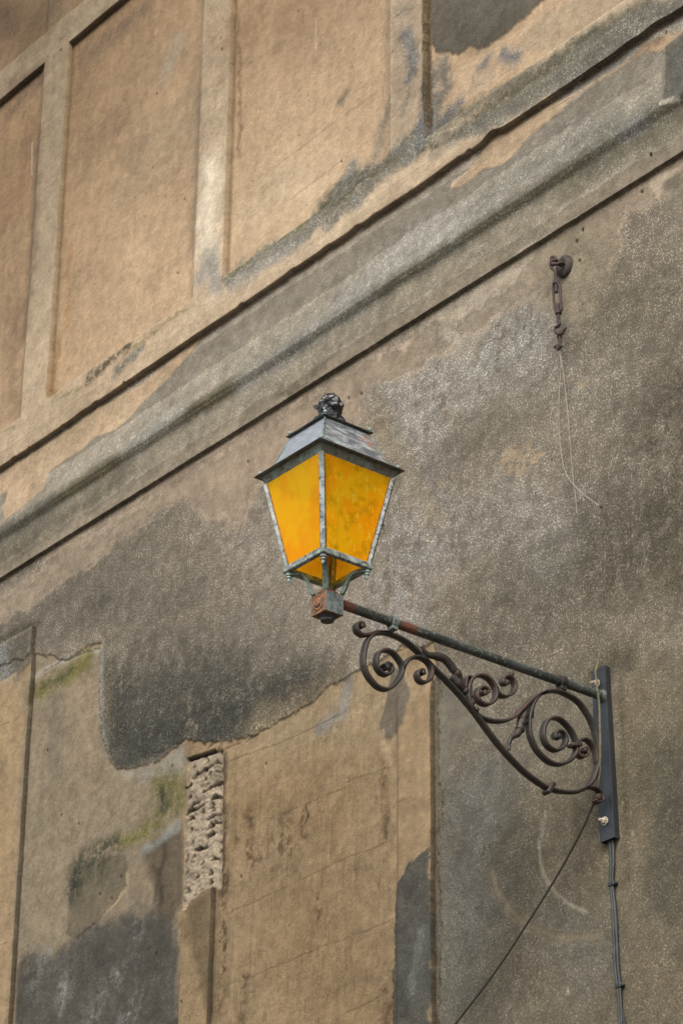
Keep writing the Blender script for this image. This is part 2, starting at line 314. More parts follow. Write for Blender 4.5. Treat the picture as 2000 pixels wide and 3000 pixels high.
# leftmost strip
paint(P([(-4.751,7.745),(-4.417,7.746),(-4.101,7.755),(-4.105,7.568),(-4.231,7.545),(-4.395,7.558),(-4.734,7.615)], .012, .02), (100,92,78), .95, S=.5, T=.5)
paint(L([(-4.417,7.746),(-4.336,7.584)], .05, .05, .05), (122,122,118), .6, S=.7)
paint(L([(-4.42,7.771),(-4.267,7.778),(-4.105,7.771)], .0055, .004, .004), (160,146,108), .8); paint(L([(-4.467,7.819),(-4.271,7.81),(-4.086,7.783)], .02, .025, .01), (70,64,48), .85, T=.7)
paint(L([(-4.393,7.543),(-4.301,7.541),(-4.242,7.551)], .013, .008, .02), (176,152,122), .9); paint(L([(-4.227,7.51),(-4.154,7.485),(-4.148,7.34)], .03, .035, .03), (118,116,104), .7, S=.4)
paint(P([(-4.646,7.585),(-4.269,7.529),(-4.122,7.502),(-4.121,6.916),(-4.124,6.243),(-3.859,3.245),(-4.098,3.268)], .02, .02), (164,138,103), .75)
# pilaster with brick showing
paint(P([(-2.73,5.893),(-2.601,5.922),(-2.498,5.929),(-2.465,5.275),(-2.472,5.277),(-2.736,5.339),(-2.769,5.879)], .01, .006), (148,124,92), .9)
paint(P([(-2.684,5.88),(-2.639,5.908),(-2.504,5.919),(-2.465,5.275),(-2.657,5.752)], .04, .03), (98,82,60), .8)
paint(L([(-2.729,5.819),(-2.652,5.758)], .03, .04, .03), (112,92,66), .7)
for z_ in (1180,): paint(L([(-2.747,5.761),(-2.71,5.763)], .003, .003, .004), (70,55,40), .9)
# brown weeping streaks and block joints in the right-hand panel
for c_, s_ in (([(-2.454,6.299),(-2.437,5.949)], .04), ([(-2.322,6.218),(-2.334,6.121)], .035), ([(-2.258,6.199),(-2.251,6.016)], .03), ([(-2.421,5.945),(-2.418,5.55)], .03), ([(-1.871,6.122),(-1.867,5.983)], .02), ([(-2.051,6.037),(-2.077,5.926)], .05), ([(-1.772,5.685),(-1.769,5.59)], .03), ([(-1.33,5.254),(-1.344,5.167)], .035), ([(-1.303,5.104),(-1.316,5.036)], .03), ([(-2.259,5.461),(-2.281,5.259)], .03), ([(-2.444,5.752),(-2.44,5.362)], .025), ([(-1.991,6.099),(-1.938,5.808)], .05),([(-2.25,5.996),(-2.202,5.962),(-2.141,5.974)], .02),([(-1.334,6.131),(-1.319,5.821)], .02)):
    paint(L(c_, s_, s_*1.3, .05), (80,60,38), .85, brk=(3.2, .55))
paint(L([(-1.863,6.119),(-1.84,6.073),(-1.861,6.04)], .006, .005, .004), (60,46,32), .8)
PC *= np.where(up, 1, np.where((X < -1.0) & (Z < 7.6), 1+.07*ST+.05*SF, 1))[..., None]
def joint(c_, wd=.0026, op=.7, col=(84,66,46)): paint(L(c_, wd, .003, .016), col, op, H=.0015, brk=(1.6, 1.0)); 
for c_ in ([(-2.447,6.494),(-1.789,6.46),(-1.598,6.463)], [(-2.177,6.134),(-1.593,6.125)], [(-2.065,5.791),(-1.588,5.8)], [(-2.437,5.785),(-2.065,5.791)], [(-2.469,5.463),(-2.062,5.458),(-1.583,5.461)], [(-1.593,6.144),(-1.306,6.127)], [(-1.588,5.8),(-1.284,5.797)], [(-1.583,5.461),(-1.345,5.457),(-1.283,5.461)], [(-1.278,5.941),(-1.139,5.937)], [(-1.578,5.148),(-1.303,5.157)], [(-4.251,6.337),(-4.153,6.332)],[(-4.224,6.109),(-4.156,6.108)],[(-4.365,7.309),(-4.273,7.299)]): joint(c_)
# ---- grey side to the right of the lower strip
gr = [(-0.983,6.398),(-0.713,6.382),(0.704,5.92),(0.584,4.352),(-0.988,4.698)]
paint(P(gr, .05, .05), (104,96,80), .75, S=.55, T=.3, var=.06)
paint(P([(-0.983,6.398),(-0.742,6.296),(-0.668,6.027),(-0.825,6.097),(-0.906,6.029),(-0.955,5.877),(-0.98,5.865)], .01, .02), (122,113,96), .9, S=.15, T=0)
paint(L([(-0.692,6.147),(-0.769,6.248),(-0.821,6.342)], .05, .06, .05), (134,124,105), .5)
paint(P([(-0.99,5.872),(-0.922,5.963),(-0.835,6.02),(-0.71,6.037),(-0.556,5.967),(-0.51,5.78),(-0.523,5.323),(-0.903,5.427),(-1,5.545)], .008, .02), (96,88,74), .85, S=.4, T=.25)
for c_, cc, s_, oo in (([(-0.818,5.82),(-0.718,5.644),(-0.824,5.495),(-0.724,5.334)], (104,101,92), .12, .6), ([(-0.644,5.489),(-0.573,5.337),(-0.728,5.118)], (84,78,64), .12, .6), ([(-0.904,5.339),(-0.881,5.07)], (106,103,92), .1, .6), ([(-0.712,5.897),(-0.637,5.801)], (112,108,96), .08, .6),
  ([(-0.266,5.686),(-0.152,5.52),(-0.274,5.47)], (118,106,84), .14, .75), ([(-0.541,5.592),(-0.46,5.392)], (82,76,62), .09, .6), ([(-0.101,5.334),(-0.078,5.076)], (104,92,70), .12, .6), ([(0.104,5.921),(0.138,5.476)], (118,103,80), .13, .75), ([(0.202,5.61),(0.361,5.62),(0.325,5.403)], (80,75,60), .13, .8), ([(0.235,5.197),(0.328,5.089)], (84,78,62), .15, .7), ([(0.106,4.904),(0.262,4.745)], (112,98,76), .14, .75), ([(-0.47,5.052),(-0.296,4.883),(-0.069,4.786)], (108,97,77), .16, .6), ([(-0.781,5.002),(-0.654,5.056)], (86,80,66), .14, .5), ([(0.111,5.4),(0.064,5.162)], (112,99,78), .08, .7),([(-0.284,5.843),(-0.141,5.78)], (116,106,88), .12, .6),([(-0.252,5.122),(-0.116,5.003)], (100,97,88), .12, .5),([(0.222,5.952),(0.374,5.83)], (110,98,76), .12, .6)):
    paint(L(c_, s_, s_*1.1, .1), cc, oo, S=.5, T=.35, var=.1)
# dirt around the bracket plate and the cable, with shade painted beside the plate
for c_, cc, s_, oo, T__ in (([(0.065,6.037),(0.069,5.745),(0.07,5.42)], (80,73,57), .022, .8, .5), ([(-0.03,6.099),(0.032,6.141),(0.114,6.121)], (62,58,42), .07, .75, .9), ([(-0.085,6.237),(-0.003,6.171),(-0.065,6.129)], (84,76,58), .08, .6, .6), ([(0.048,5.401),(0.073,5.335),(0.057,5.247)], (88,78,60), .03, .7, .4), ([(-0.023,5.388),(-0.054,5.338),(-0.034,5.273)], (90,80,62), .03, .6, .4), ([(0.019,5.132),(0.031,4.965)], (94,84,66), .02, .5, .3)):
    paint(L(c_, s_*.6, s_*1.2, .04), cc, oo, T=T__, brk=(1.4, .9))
# scrape marks left by a swinging cable
paint(L([(-0.406,5.534),(-0.396,5.444),(-0.368,5.375),(-0.316,5.301),(-0.247,5.239),(-0.155,5.184)], .008, .008, .004), (164,151,127), .9, S=0, T=0, G=.1)
paint(L([(-0.67,5.487),(-0.646,5.401),(-0.574,5.302),(-0.465,5.212),(-0.335,5.135),(-0.217,5.096),(-0.101,5.073)], .016, .02, .01), (136,122,98), .85, S=.05, T=0)
paint(L([(-0.359,5.644),(-0.369,5.594),(-0.383,5.554)], .006, .006, .01), (176,168,150), .55, S=0); paint(L([(-0.385,5.599),(-0.394,5.531)], .01, .01, .01), (150,140,120), .5)
for c_ in ([(0.1,5.42),(0.105,5.406)], [(-0.234,5.256),(-0.235,5.244)], [(-0.266,4.917),(-0.261,4.895)], [(0.055,5.549),(0.057,5.539)]): paint(L(c_, .004, .004, .01), (160,152,132), .6)
# grey overlap creeping over the strip
paint(P([(-1.016,5.688),(-1.106,5.671),(-1.181,5.632),(-1.256,5.561),(-1.279,5.439),(-1.284,5.26),(-1.27,4.902),(-1.022,4.845)], .006, .05), (90,86,76), .97, S=.3, T=.25, H=-.005)
paint(L([(-1.101,5.347),(-1.129,5.131)], .06, .07, .06), (104,104,98), .6, S=.5); paint(L([(-1.235,5.158),(-1.169,5.053)], .03, .04, .06), (72,68,58), .6)
# ---- string course
cz = lambda z_: [(x_, z_+.012*math.sin(x_*2.3)+.008*math.sin(x_*5.1)) for x_ in np.arange(-5.6, 1.4, .25)]
paint(((Z < ZA) & (Z > ZB), ((Z < ZA) & (Z > ZB))[(Z < ZA) & (Z > ZB)].astype(np.float32)), None) if False else None
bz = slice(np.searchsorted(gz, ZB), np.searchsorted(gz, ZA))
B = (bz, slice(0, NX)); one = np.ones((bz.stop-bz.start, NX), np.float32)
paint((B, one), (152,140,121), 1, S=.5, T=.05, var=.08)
def band(zc, hw, soft, c, op, S=None, T=None, warp=.05, brk=None, ph=0.): 
    zz = Z[B]+.4*warp*WZ[B]; t = np.clip((hw+soft-np.abs(zz-zc))/(2*soft), 0, 1); paint((B, t*t*(3-2*t)), c, op, S=S, T=T, var=.08, brk=brk)
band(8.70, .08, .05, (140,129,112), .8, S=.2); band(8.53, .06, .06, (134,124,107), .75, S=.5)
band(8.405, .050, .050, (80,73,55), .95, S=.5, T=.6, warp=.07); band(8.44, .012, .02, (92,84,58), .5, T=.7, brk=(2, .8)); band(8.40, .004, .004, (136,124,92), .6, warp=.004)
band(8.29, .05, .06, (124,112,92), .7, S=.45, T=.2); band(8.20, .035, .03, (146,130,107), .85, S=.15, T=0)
for c_, cc, s_, oo, S_ in (([(-1.576,8.465),(-1.113,8.563),(-0.816,8.505)], (150,145,135), .09, .6, .6), ([(-2.365,8.405),(-1.703,8.432)], (148,142,130), .06, .65, .6), ([(-3.3,8.424),(-2.86,8.455)], (156,150,138), .05, .6, .8), ([(-0.671,8.544),(-0.113,8.543),(0.151,8.51)], (122,117,105), .1, .7, .6), ([(-4.491,8.379),(-3.998,8.387)], (104,98,86), .06, .7, .6), ([(-4.479,8.272),(-3.481,8.302),(-3.291,8.297)], (84,77,60), .05, .6, .5), ([(-0.12,8.371),(0.567,8.326)], (96,90,72), .06, .7, .6), ([(-0.454,8.17),(-0.262,8.183)], (130,120,100), .05, .6, .5), ([(-2.089,8.236),(-1.763,8.205)], (92,84,64), .03, .6, .5), ([(0.147,8.426),(0.576,8.47)], (112,106,92), .08, .6, .7), ([(0.276,8.421),(0.352,8.422)], (134,131,124), .04, .6, .7)):
    paint(L(c_, s_, s_*1.1, .06), cc, oo, S=S_, var=.1)
for c_ in ([(-4.677,8.859),(-4.545,8.831),(-3.74,8.827),(-3.253,8.803),(-2.846,8.845),(-2.702,8.852),(-2.843,8.781),(-3.059,8.717),(-3.133,8.7),(-3.317,8.644),(-3.468,8.622),(-3.667,8.669),(-3.743,8.638),(-3.902,8.641),(-4.053,8.627),(-4.083,8.525),(-4.215,8.515),(-4.419,8.481),(-4.482,8.571),(-4.463,8.68),(-4.528,8.693),(-4.657,8.693)],
           [(-0.875,8.752),(-0.771,8.767),(-0.654,8.82),(-0.566,8.865),(-0.353,8.841),(-0.133,8.816),(-0.065,8.795),(-0.135,8.755),(-0.315,8.741),(-0.428,8.711),(-0.513,8.677),(-0.57,8.69),(-0.655,8.729),(-0.772,8.71),(-0.86,8.728)], [(-0.284,8.815),(0.122,8.796),(0.599,8.815),(0.593,8.731),(0.505,8.684),(0.357,8.774),(0.122,8.78),(-0.079,8.792)]):
    paint(P(c_, .008, .02), (190,162,128), .92, S=.0, T=0, G=1, H=-.003, var=.08)
paint(P([(0.176,8.805),(0.461,8.808),(0.483,8.751),(0.357,8.779),(0.202,8.802)], .02, .03), (150,112,78), .7)
paint(L([(0.029,8.799),(-0.148,8.785)], .014, .01, .03), (205,180,150), .8); paint(L([(-0.86,8.756),(-0.771,8.756)], .014, .01, .03), (205,180,150), .8)
paint(P([(0.476,8.728),(0.635,8.761),(0.751,8.64),(0.731,8.363),(0.572,8.398),(0.478,8.445),(0.47,8.53)], .01, .01), (98,94,82), .9, S=.3, T=.2, G=.2)
paint(L([(0.462,8.714),(0.472,8.604),(0.472,8.453)], .012, .006, .01), (140,128,108), .8, S=0); paint(L([(0.477,8.44),(0.572,8.409)], .012, .006, .02), (178,166,146), .8)
paint(P([(0.34,8.137),(0.366,8.16),(0.41,8.147),(0.519,8.121),(0.53,8.1),(0.419,8.1),(0.402,8.026)], .008, .01), (184,164,138), .85, S=0)
paint(P([(0.432,8.104),(0.713,8.101),(0.697,7.884),(0.435,7.957)], .02, .02), (114,104,86), .7, S=.3)
# tooled horizontal grooves where the render has gone
# ---- upper storey
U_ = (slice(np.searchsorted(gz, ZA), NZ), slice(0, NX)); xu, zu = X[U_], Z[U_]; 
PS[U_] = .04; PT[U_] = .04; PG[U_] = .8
def upm(m, c, op, **k): paint((U_, m.astype(np.float32)), c, op, **k)
strip = np.zeros(xu.shape, bool)
for e in XE: strip |= (xu > e-SW) & (xu < e)
strip |= (zu < ZP0) | ((zu > ZP1) & (zu < 11.60))
g_ = np.clip((zu-9.1)/2.4, 0, 1); gx_ = np.clip((-2.0-xu)/2.6, 0, 1)  # light falloff toward the top and left, put into the plaster colour
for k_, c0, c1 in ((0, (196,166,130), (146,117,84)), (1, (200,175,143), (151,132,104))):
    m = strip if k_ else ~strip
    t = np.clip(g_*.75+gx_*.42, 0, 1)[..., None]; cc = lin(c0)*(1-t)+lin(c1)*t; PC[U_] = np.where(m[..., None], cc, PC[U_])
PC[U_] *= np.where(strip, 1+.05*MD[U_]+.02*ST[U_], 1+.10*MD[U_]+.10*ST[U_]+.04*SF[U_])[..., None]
PG[U_] = np.where(strip, .5, 1.)
upm((zu > 11.6), (128,102,74), .75, G=1.2, var=.15)
for c_, cc, s_, oo in (([(-4.932,12.117),(-4.614,11.804),(-4.336,11.765)], (96,76,54), .16, .7), ([(-4.657,10.558),(-4.471,10.902)], (134,104,76), .1, .6), ([(-4.377,10.851),(-4.353,10.005),(-4.377,9.628)], (112,90,68), .05, .65), ([(-4.711,11.425),(-4.382,11.332)], (112,88,70), .06, .6), ([(-4.018,11.216),(-3.675,11.197),(-3.387,11.233)], (116,98,74), .05, .6), ([(-3.076,10.792),(-3.147,10.664)], (150,138,116), .05, .7), ([(-3.32,10.284),(-2.964,10.23),(-3.425,10.092)], (152,132,104), .14, .5),
   ([(-2.901,10.469),(-2.809,9.824),(-2.842,9.423)], (140,118,92), .05, .55), ([(-1.941,10.243),(-1.597,10.12)], (156,128,98), .2, .5), ([(-2.453,10.542),(-1.944,10.351)], (150,120,88), .2, .6), ([(-3.387,9.588),(-3.504,9.067),(-2.974,9.128)], (196,166,130), .14, .6), ([(-2.334,9.371),(-2.126,9.416),(-1.85,9.272)], (214,188,152), .16, .6), ([(-1.328,9),(-1.646,8.924),(-2.115,9.061)], (214,190,156), .06, .6), ([(-4.524,9.586),(-4.488,9.846)], (118,94,70), .07, .55), ([(-4.456,9.176),(-4.527,9.423)], (120,98,72), .06, .5), ([(-3.99,9.994),(-4.001,9.453)], (160,120,78), .018, .7), ([(-4.06,9.427),(-4.071,9.113)], (150,108,66), .02, .8), ([(-2.512,10.632),(-2.475,9.779)], (120,92,66), .012, .7), ([(-2.678,9.808),(-2.691,9.348)], (226,208,180), .07, .85), ([(-1.426,9.465),(-1.36,9.016)], (196,164,130), .06, .5)):
    paint(L(c_, s_, s_*1.2, .06), cc, oo)
paint(L([(-1.14, 9.1), (-1.14, 9.9)], .11, .03, .02), (166,145,118), .7, S=.2)
# dark patches and runs under the panel heads
for c_ in ([(-4.786,11.277),(-4.559,11.295),(-4.387,11.299)], [(-4.022,11.263),(-3.679,11.252),(-3.346,11.233)]): paint(L(c_, .03, .06, .08), (98,78,64), .8, brk=(2.2, .7))
for x_ in np.arange(-4.95, -2.6, .07): paint(L([(x_, 11.37), (x_+.01, 11.37-.1-.25*rs.rand())], .018, .02, .03), (128,104,80), .4*rs.rand()+.1)
# blue-grey lime bloom and moss above and on the ledge
def bloom(c_, s_, cc=(136,136,130), oo=.8, S=.7, T=.35, w_=.07, sf=1.1): paint(L(c_, s_, s_*sf, w_), cc, oo, S=S, T=T, var=.08)
paint(P([(-2.552,9.077),(-2.394,9.125),(-2.081,9.081),(-1.78,9.113),(-1.585,9.207),(-1.329,9.144),(-1.079,9.178),(-1,9.473),(-0.955,9.447),(-0.958,9.018),(-0.899,8.986),(-0.096,8.982),(0.689,8.971),(0.675,8.76),(-0.102,8.838),(-0.578,8.86),(-0.839,8.954),(-1.266,9.015),(-1.486,8.938),(-1.91,8.959),(-2.249,8.98),(-2.531,9.017)], .03, .08), (136,131,118), .85, S=.75, T=.3, var=.1)
bloom([(-2.446,9.101),(-2.115,9.061),(-1.846,9.073)], .018, (150,148,134), .6); bloom([(-1.586,9.232),(-1.715,9.128)], .03); bloom([(-1.392,9.202),(-1.361,9.332),(-1.314,9.404)], .03, (140,134,118), .6); bloom([(-1.608,9.678),(-1.64,9.646)], .025, (128,118,100), .8, .2)
bloom([(-1.139,9.725),(-1.093,9.526),(-1.14,9.479)], .035, (124,124,122), .85); bloom([(-1.14,9.393),(-1.187,9.31)], .02, (140,134,120), .6); bloom([(-1.064,9.123),(-1.033,9.225),(-1.049,9.043)], .03, (126,128,128), .8); bloom([(-1.203,9.888),(-1.107,9.857)], .02, (150,142,124), .6)
bloom([(-2.718,9.158),(-2.649,9.225),(-2.604,9.052)], .05, (156,154,146), .75, .5, .1); bloom([(-2.723,9.262),(-2.616,9.285)], .03, (168,162,146), .5, .4, .1); bloom([(-2.459,8.983),(-2.112,8.962),(-1.91,8.959)], .03, (164,161,150), .7)
bloom([(-3.341,8.967),(-3.228,8.992),(-3.455,8.942)], .025, (130,127,114), .8)
moss([(-3.347,9.047),(-3.54,9.032),(-3.677,9.016)], .028, (78,72,52), .95, .7); moss([(-2.821,9.043),(-3.155,9.035),(-3.307,9.028)], .012, (134,122,72), .8, .2); moss([(-3.737,9.017),(-4.022,9.039)], .008, (134,122,72), .8, .2); moss([(-4.572,9.065),(-4.4,9.058)], .008, (140,124,74), .7, .2)
moss([(-2.534,9.068),(-2.115,9.061),(-1.779,9.064)], .011, (126,112,52), .85, .3); moss([(-1.78,9.088),(-1.584,9.085),(-1.266,9.087)], .035, (98,88,48), .9, .7); moss([(-1.847,9.123),(-1.65,9.168),(-1.392,9.105)], .03, (92,90,78), .8, .8)
moss([(-0.959,8.971),(-0.661,9.021),(-0.234,8.992),(0.174,8.986)], .02, (96,86,50), .9, .7); moss([(-0.989,9.034),(-1.019,9.003)], .03, (92,88,50), .95, .5); moss([(-0.779,8.992),(-0.374,9.002),(0.121,8.994)], .03, (110,104,82), .7, .7)
paint(L([(-0.959,8.936),(-0.721,8.937),(-0.376,8.945),(0.606,8.932)], .02, .03, .04), (142,134,116), .6, S=.6); paint(L([(-0.961,9.102),(-0.707,9.082),(-0.39,9.045),(-0.139,9.018),(0.132,8.999),(0.421,8.987)], .035, .04, .07), (108,104,88), .8, S=.6, T=.6); paint(L([(-0.976,9.051),(-0.651,8.969),(-0.281,8.926),(0.127,8.9),(0.517,8.886)], .03, .04, .06), (122,117,102), .75, S=.7, T=.4)
paint(L([(-1.014,9.06),(-0.931,9.051),(-0.812,9.021)], .004, .004, .004), (176,164,130), .7)
paint(P([(-0.831,9.204),(-0.741,9.266),(-0.645,9.259),(-0.55,9.229),(-0.559,9.164),(-0.647,9.142),(-0.765,9.167)], .012, .03), (184,160,130), .9, S=.1, T=0); paint(P([(-0.412,9.256),(-0.367,9.319),(-0.197,9.313),(-0.073,9.28),(0.274,9.177),(0.401,9.1),(0.109,9.075),(-0.054,9.061),(-0.232,9.112),(-0.33,9.156)], .015, .04), (178,155,125), .9, S=.1, T=.05)
bloom([(-0.614,9.301),(-0.644,9.277)], .03, (120,122,122), .8); bloom([(-0.484,9.256),(-0.437,9.2)], .04, (118,120,122), .85); bloom([(-0.927,9.462),(-0.883,9.316),(-0.959,9.268)], .035, (122,120,112), .75); bloom([(-0.885,9.167),(-0.93,9.121),(-0.824,9.17)], .03, (118,120,122), .8, T=.7)
# dark cement patch in the right-hand panel
paint(P([(-1,9.969),(-0.993,9.604),(-0.964,9.538),(-0.881,9.496),(-0.806,9.435),(-0.73,9.44),(-0.686,9.402),(-0.606,9.368),(-0.518,9.365),(-0.438,9.372),(-0.265,9.395),(-0.126,9.359),(-0.052,9.456)], .008, .03), (98,91,78), .97, S=.15, T=.1, G=.15, H=-.007)
paint(L([(-0.774,9.538),(-0.553,9.427),(-0.436,9.448)], .05, .08, .08), (84,79,66), .6, T=.4); paint(L([(-0.733,9.746),(-0.623,9.583)], .08, .1, .08), (108,102,90), .5)
paint(L([(-1.016,9.891),(-1.014,9.665),(-1.019,9.423),(-1.014,9.149)], .014, .01, .02), (60,53,35), .9, S=.2, T=.9, brk=(.6, 1.1)); 
for c_ in ([(-1.254,9.874),(-1.19,9.868),(-1.126,9.893)], [(-1.254,9.874),(-1.242,9.804)], [(-1.33,9.623),(-1.365,9.556),(-1.357,9.526),(-1.365,9.475)], [(-0.711,9.261),(-0.712,9.191)], [(-0.779,9.186),(-0.72,9.195),(-0.632,9.169)], [(-0.821,9.431),(-0.746,9.413)], [(-1.064,9.642),(-0.979,9.586)], [(-0.949,9.517),(-0.858,9.465)], [(-0.183,9.334),(-0.153,9.177),(-0.148,9.139)], [(-0.72,9.171),(-0.719,9.265)]): paint(L(c_, .0022, .003, .02), (84,64,46), .7, H=.003, brk=(2, .9))
for c_ in ([(-1.642,9.553),(-1.519,9.554),(-1.422,9.556)], [(-1.332,9.31),(-1.253,9.309),(-1.112,9.372)], [(-2.21,9.291),(-2.081,9.293),(-1.662,9.298)], [(-2.245,9.543),(-2.054,9.544),(-1.715,9.551)], [(-2.516,10.293),(-2.117,10.266)], [(-2.808,10.513),(-2.582,10.521)], [(-2.768,10.299),(-2.57,10.27)], [(-4.379,11.195),(-4.169,11.197)], [(-4.328,10.591),(-4.13,10.574)], [(-4.315,10.469),(-4.12,10.469)], [(-4.345,10.761),(-4.267,10.748)], [(-4.621,9.482),(-4.406,9.494)]): joint(c_, .0028, .5, (112,84,58))
# rubbed white lines, flecks
for c_ in ([(-4.477,10.92),(-4.452,10.686)], [(-1.872,10.256),(-1.867,10.03)], [(-2.101,9.531),(-2.102,9.417),(-2.117,9.35)]): paint(L(c_, .004, .004, .003), (210,196,172), .5)
# dirt in the strips' arrises, and shade painted into their right-hand side faces
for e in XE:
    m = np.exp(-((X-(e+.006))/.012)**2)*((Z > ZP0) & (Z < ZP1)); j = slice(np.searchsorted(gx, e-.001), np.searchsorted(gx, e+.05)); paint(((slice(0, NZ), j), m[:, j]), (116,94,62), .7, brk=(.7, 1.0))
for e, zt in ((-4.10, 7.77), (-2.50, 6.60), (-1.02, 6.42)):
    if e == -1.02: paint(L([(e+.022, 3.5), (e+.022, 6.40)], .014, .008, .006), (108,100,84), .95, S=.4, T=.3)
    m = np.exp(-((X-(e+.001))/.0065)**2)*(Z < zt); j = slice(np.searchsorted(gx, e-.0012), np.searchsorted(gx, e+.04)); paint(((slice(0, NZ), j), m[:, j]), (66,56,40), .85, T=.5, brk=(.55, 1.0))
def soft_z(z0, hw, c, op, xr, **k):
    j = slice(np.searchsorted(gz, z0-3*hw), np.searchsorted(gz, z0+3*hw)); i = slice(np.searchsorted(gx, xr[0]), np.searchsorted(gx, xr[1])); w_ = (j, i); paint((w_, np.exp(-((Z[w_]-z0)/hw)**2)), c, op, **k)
soft_z(ZA-.012, .012, (96,70,46), .85, (-9, 4), brk=(1.2, 1)); soft_z(ZB-.006, .008, (96,76,54), .6, (-9, 4)); [soft_z(ZP1-.012, .012, (60,46,34), .8, r_) for r_ in ((-5.6, -4.345), (-4.1, -2.79), (-2.545, -1.265))]  # shadow lines under ledge, string course and panel heads, painted into the colour
# little bolt holes and pits
HOLES = [(-0.05,8.111),(-0.09,8.072),(0.299,8.118),(0.38,8.245),(0.483,8.799),(-0.078,7.971)] + [(-1.5,7.971),(-1.591,7.989),(-2.341,7.98)] + [(-2.866,6.619),(-3.307,6.104),(-3.406,6.153),(-3.624,6.563),(-3.778,6.654),(-3.94,7.042),(-2.938,5.743),(-3.238,6.19)] + [(-3.244,10.57),(-2.945,9.747),(-2.976,9.321),(-4.186,11.38),(-2.618,10.484)] + [(-1.662,9.301)] + [(-2.283,5.472),(-2.7,5.459),(-2.151,6.403),(-2.315,5.93)]
for k_, h_ in enumerate(HOLES): r_ = (.009 if k_ < 4 else .0065); paint(L([h_, (h_[0]+.002, h_[1]-.006)], r_*.55, .004, .004), (40,30,22), .95, S=0, H=.022)
for k_ in range(1500):
    x_, z_ = -5+5.6*rs.rand(), 4.7+7.4*rs.rand(); r_ = .0012+.003*rs.rand()**3
    if ZB < z_ < ZA or (z_ > 6.9 and z_ < ZB and rs.rand() < .6): continue
    paint(L([(x_, z_), (x_+.004*rs.randn(), z_-.008*rs.rand())], r_, .003, .006), (78,60,44), .7, H=.004)
for k_ in range(16):     # hair cracks
    x_, z_ = -4.9+5.3*rs.rand(), 4.8+3.0*rs.rand(); a_ = rs.rand()*6.3; q_ = [(x_, z_)]
    for j_ in range(5): a_ += rs.randn()*.6; x_ += .05*math.cos(a_); z_ += .05*math.sin(a_); q_.append((x_, z_))
    paint(L(q_, .002, .0025, .01), (82,70,54), .6, H=.002)
# ragged break line along the edge of the render coat
for c_ in ([(-4.007,7.493),(-3.919,7.498),(-3.852,7.504),(-3.792,7.486),(-3.694,7.467),(-3.503,7.434)], [(-3.014,6.706),(-2.774,6.71)], [(-2.743,6.609),(-2.484,6.579)], [(-2.587,6.628),(-2.468,6.636)], [(-2.467,6.573),(-2.353,6.557)], [(-2.305,6.552),(-2.162,6.563)], [(-3.435,6.008),(-3.593,5.976)], [(-3.332,6.053),(-3.249,6.104)], [(-2.976,6.153),(-2.924,6.128)]): paint(L(c_, .003, .0035, .03), (64,50,38), .8, H=.005, brk=(2, .95))
# ---- exposed masonry on the pilaster
BR = [(-2.743,6.61),(-2.679,6.604),(-2.538,6.588),(-2.475,6.57),(-2.457,6.16),(-2.452,5.914),(-2.499,5.931),(-2.563,5.935),(-2.601,5.922),(-2.653,5.912),(-2.683,5.878),(-2.73,5.891),(-2.752,6.309),(-2.735,6.472)]
bw, bm = m_poly(BR, .004, .012)
paint((bw, bm), (160,143,119), 1, S=.05, T=0, G=1.6)
bn = fbm(38, 50, 5, 201, .66)[bw]; bl = fbm(9, 12, 3, 231, .5)[bw]
PH[bw] += bm*(.012+.008*bn+.007*np.abs(bl)+.006*fbm(60, 70, 3, 251, .7)[bw])
PC[bw] *= (1+bm*(.38*bn+.2*HN[bw]+.12*FN[bw]))[..., None]
def pit(c, r, dep=.03):
    cx_, cz_ = c; r *= .8; q_ = [(cx_-r*(.8+.6*rs.rand()), cz_-r*(.3+.4*rs.rand())), (cx_+r*(.7+.6*rs.rand()), cz_-r*(.1+.4*rs.rand())), (cx_+(.6*rs.rand()-.2)*r, cz_+r*(.5+.5*rs.rand()))]
    paint(P(q_, .004, .014), (60,47,35), .85, S=0, H=dep)
for k_, (c, r) in enumerate(zip([(-2.664,6.517),(-2.666,6.497),(-2.59,6.505),(-2.515,6.525),(-2.689,6.557),(-2.589,6.553),(-2.504,6.421),(-2.517,6.357),(-2.528,6.321),(-2.524,6.299),(-2.691,6.358),(-2.692,6.312),(-2.606,6.313),(-2.539,6.227),(-2.507,6.236),(-2.682,6.251),(-2.527,6.183),(-2.678,6.188),(-2.613,6.14),(-2.664,6.114),(-2.512,6.068),(-2.707,6.053),(-2.525,6.005),(-2.622,6.011),(-2.526,5.959),(-2.695,5.97),(-2.591,6.463),(-2.546,6.476),(-2.698,6.473),(-2.614,6.586),(-2.483,6.139),(-2.583,6.071),(-2.494,6.48),(-2.705,6.416),(-2.481,6.094)],
    (1, .8, 1.1, 1.3, .8, 1.2, 1.4, 1.6, 1.3, 1, 1.4, 1.3, .9, 1.4, 1, .9, 1.6, 1.2, 1, 1.3, 1, 1.1, 1.1, 1.2, 1.1, 1.2, .8, .7, .7, 1.2, .9, .8, .8, .9, .8))): pit(c, .021*r, .02+.012*rs.rand())
for c_ in ([(-2.652,6.14),(-2.613,6.138),(-2.554,6.131)], [(-2.686,6.503),(-2.594,6.512),(-2.548,6.514)], [(-2.601,6.41),(-2.509,6.406)], [(-2.744,6.349),(-2.651,6.341),(-2.598,6.346)], [(-2.751,6.473),(-2.691,6.471)], [(-2.567,6.263),(-2.49,6.272)], [(-2.685,6.373),(-2.626,6.371)], [(-2.729,6.088),(-2.705,6.13)]): paint(L(c_, .006, .004, .02), (70,54,40), .85, H=.014)
paint(L([(-2.749,6.612),(-2.672,6.604),(-2.598,6.596),(-2.532,6.587)], .008, .005, .01), (40,32,25), .9, H=.02)
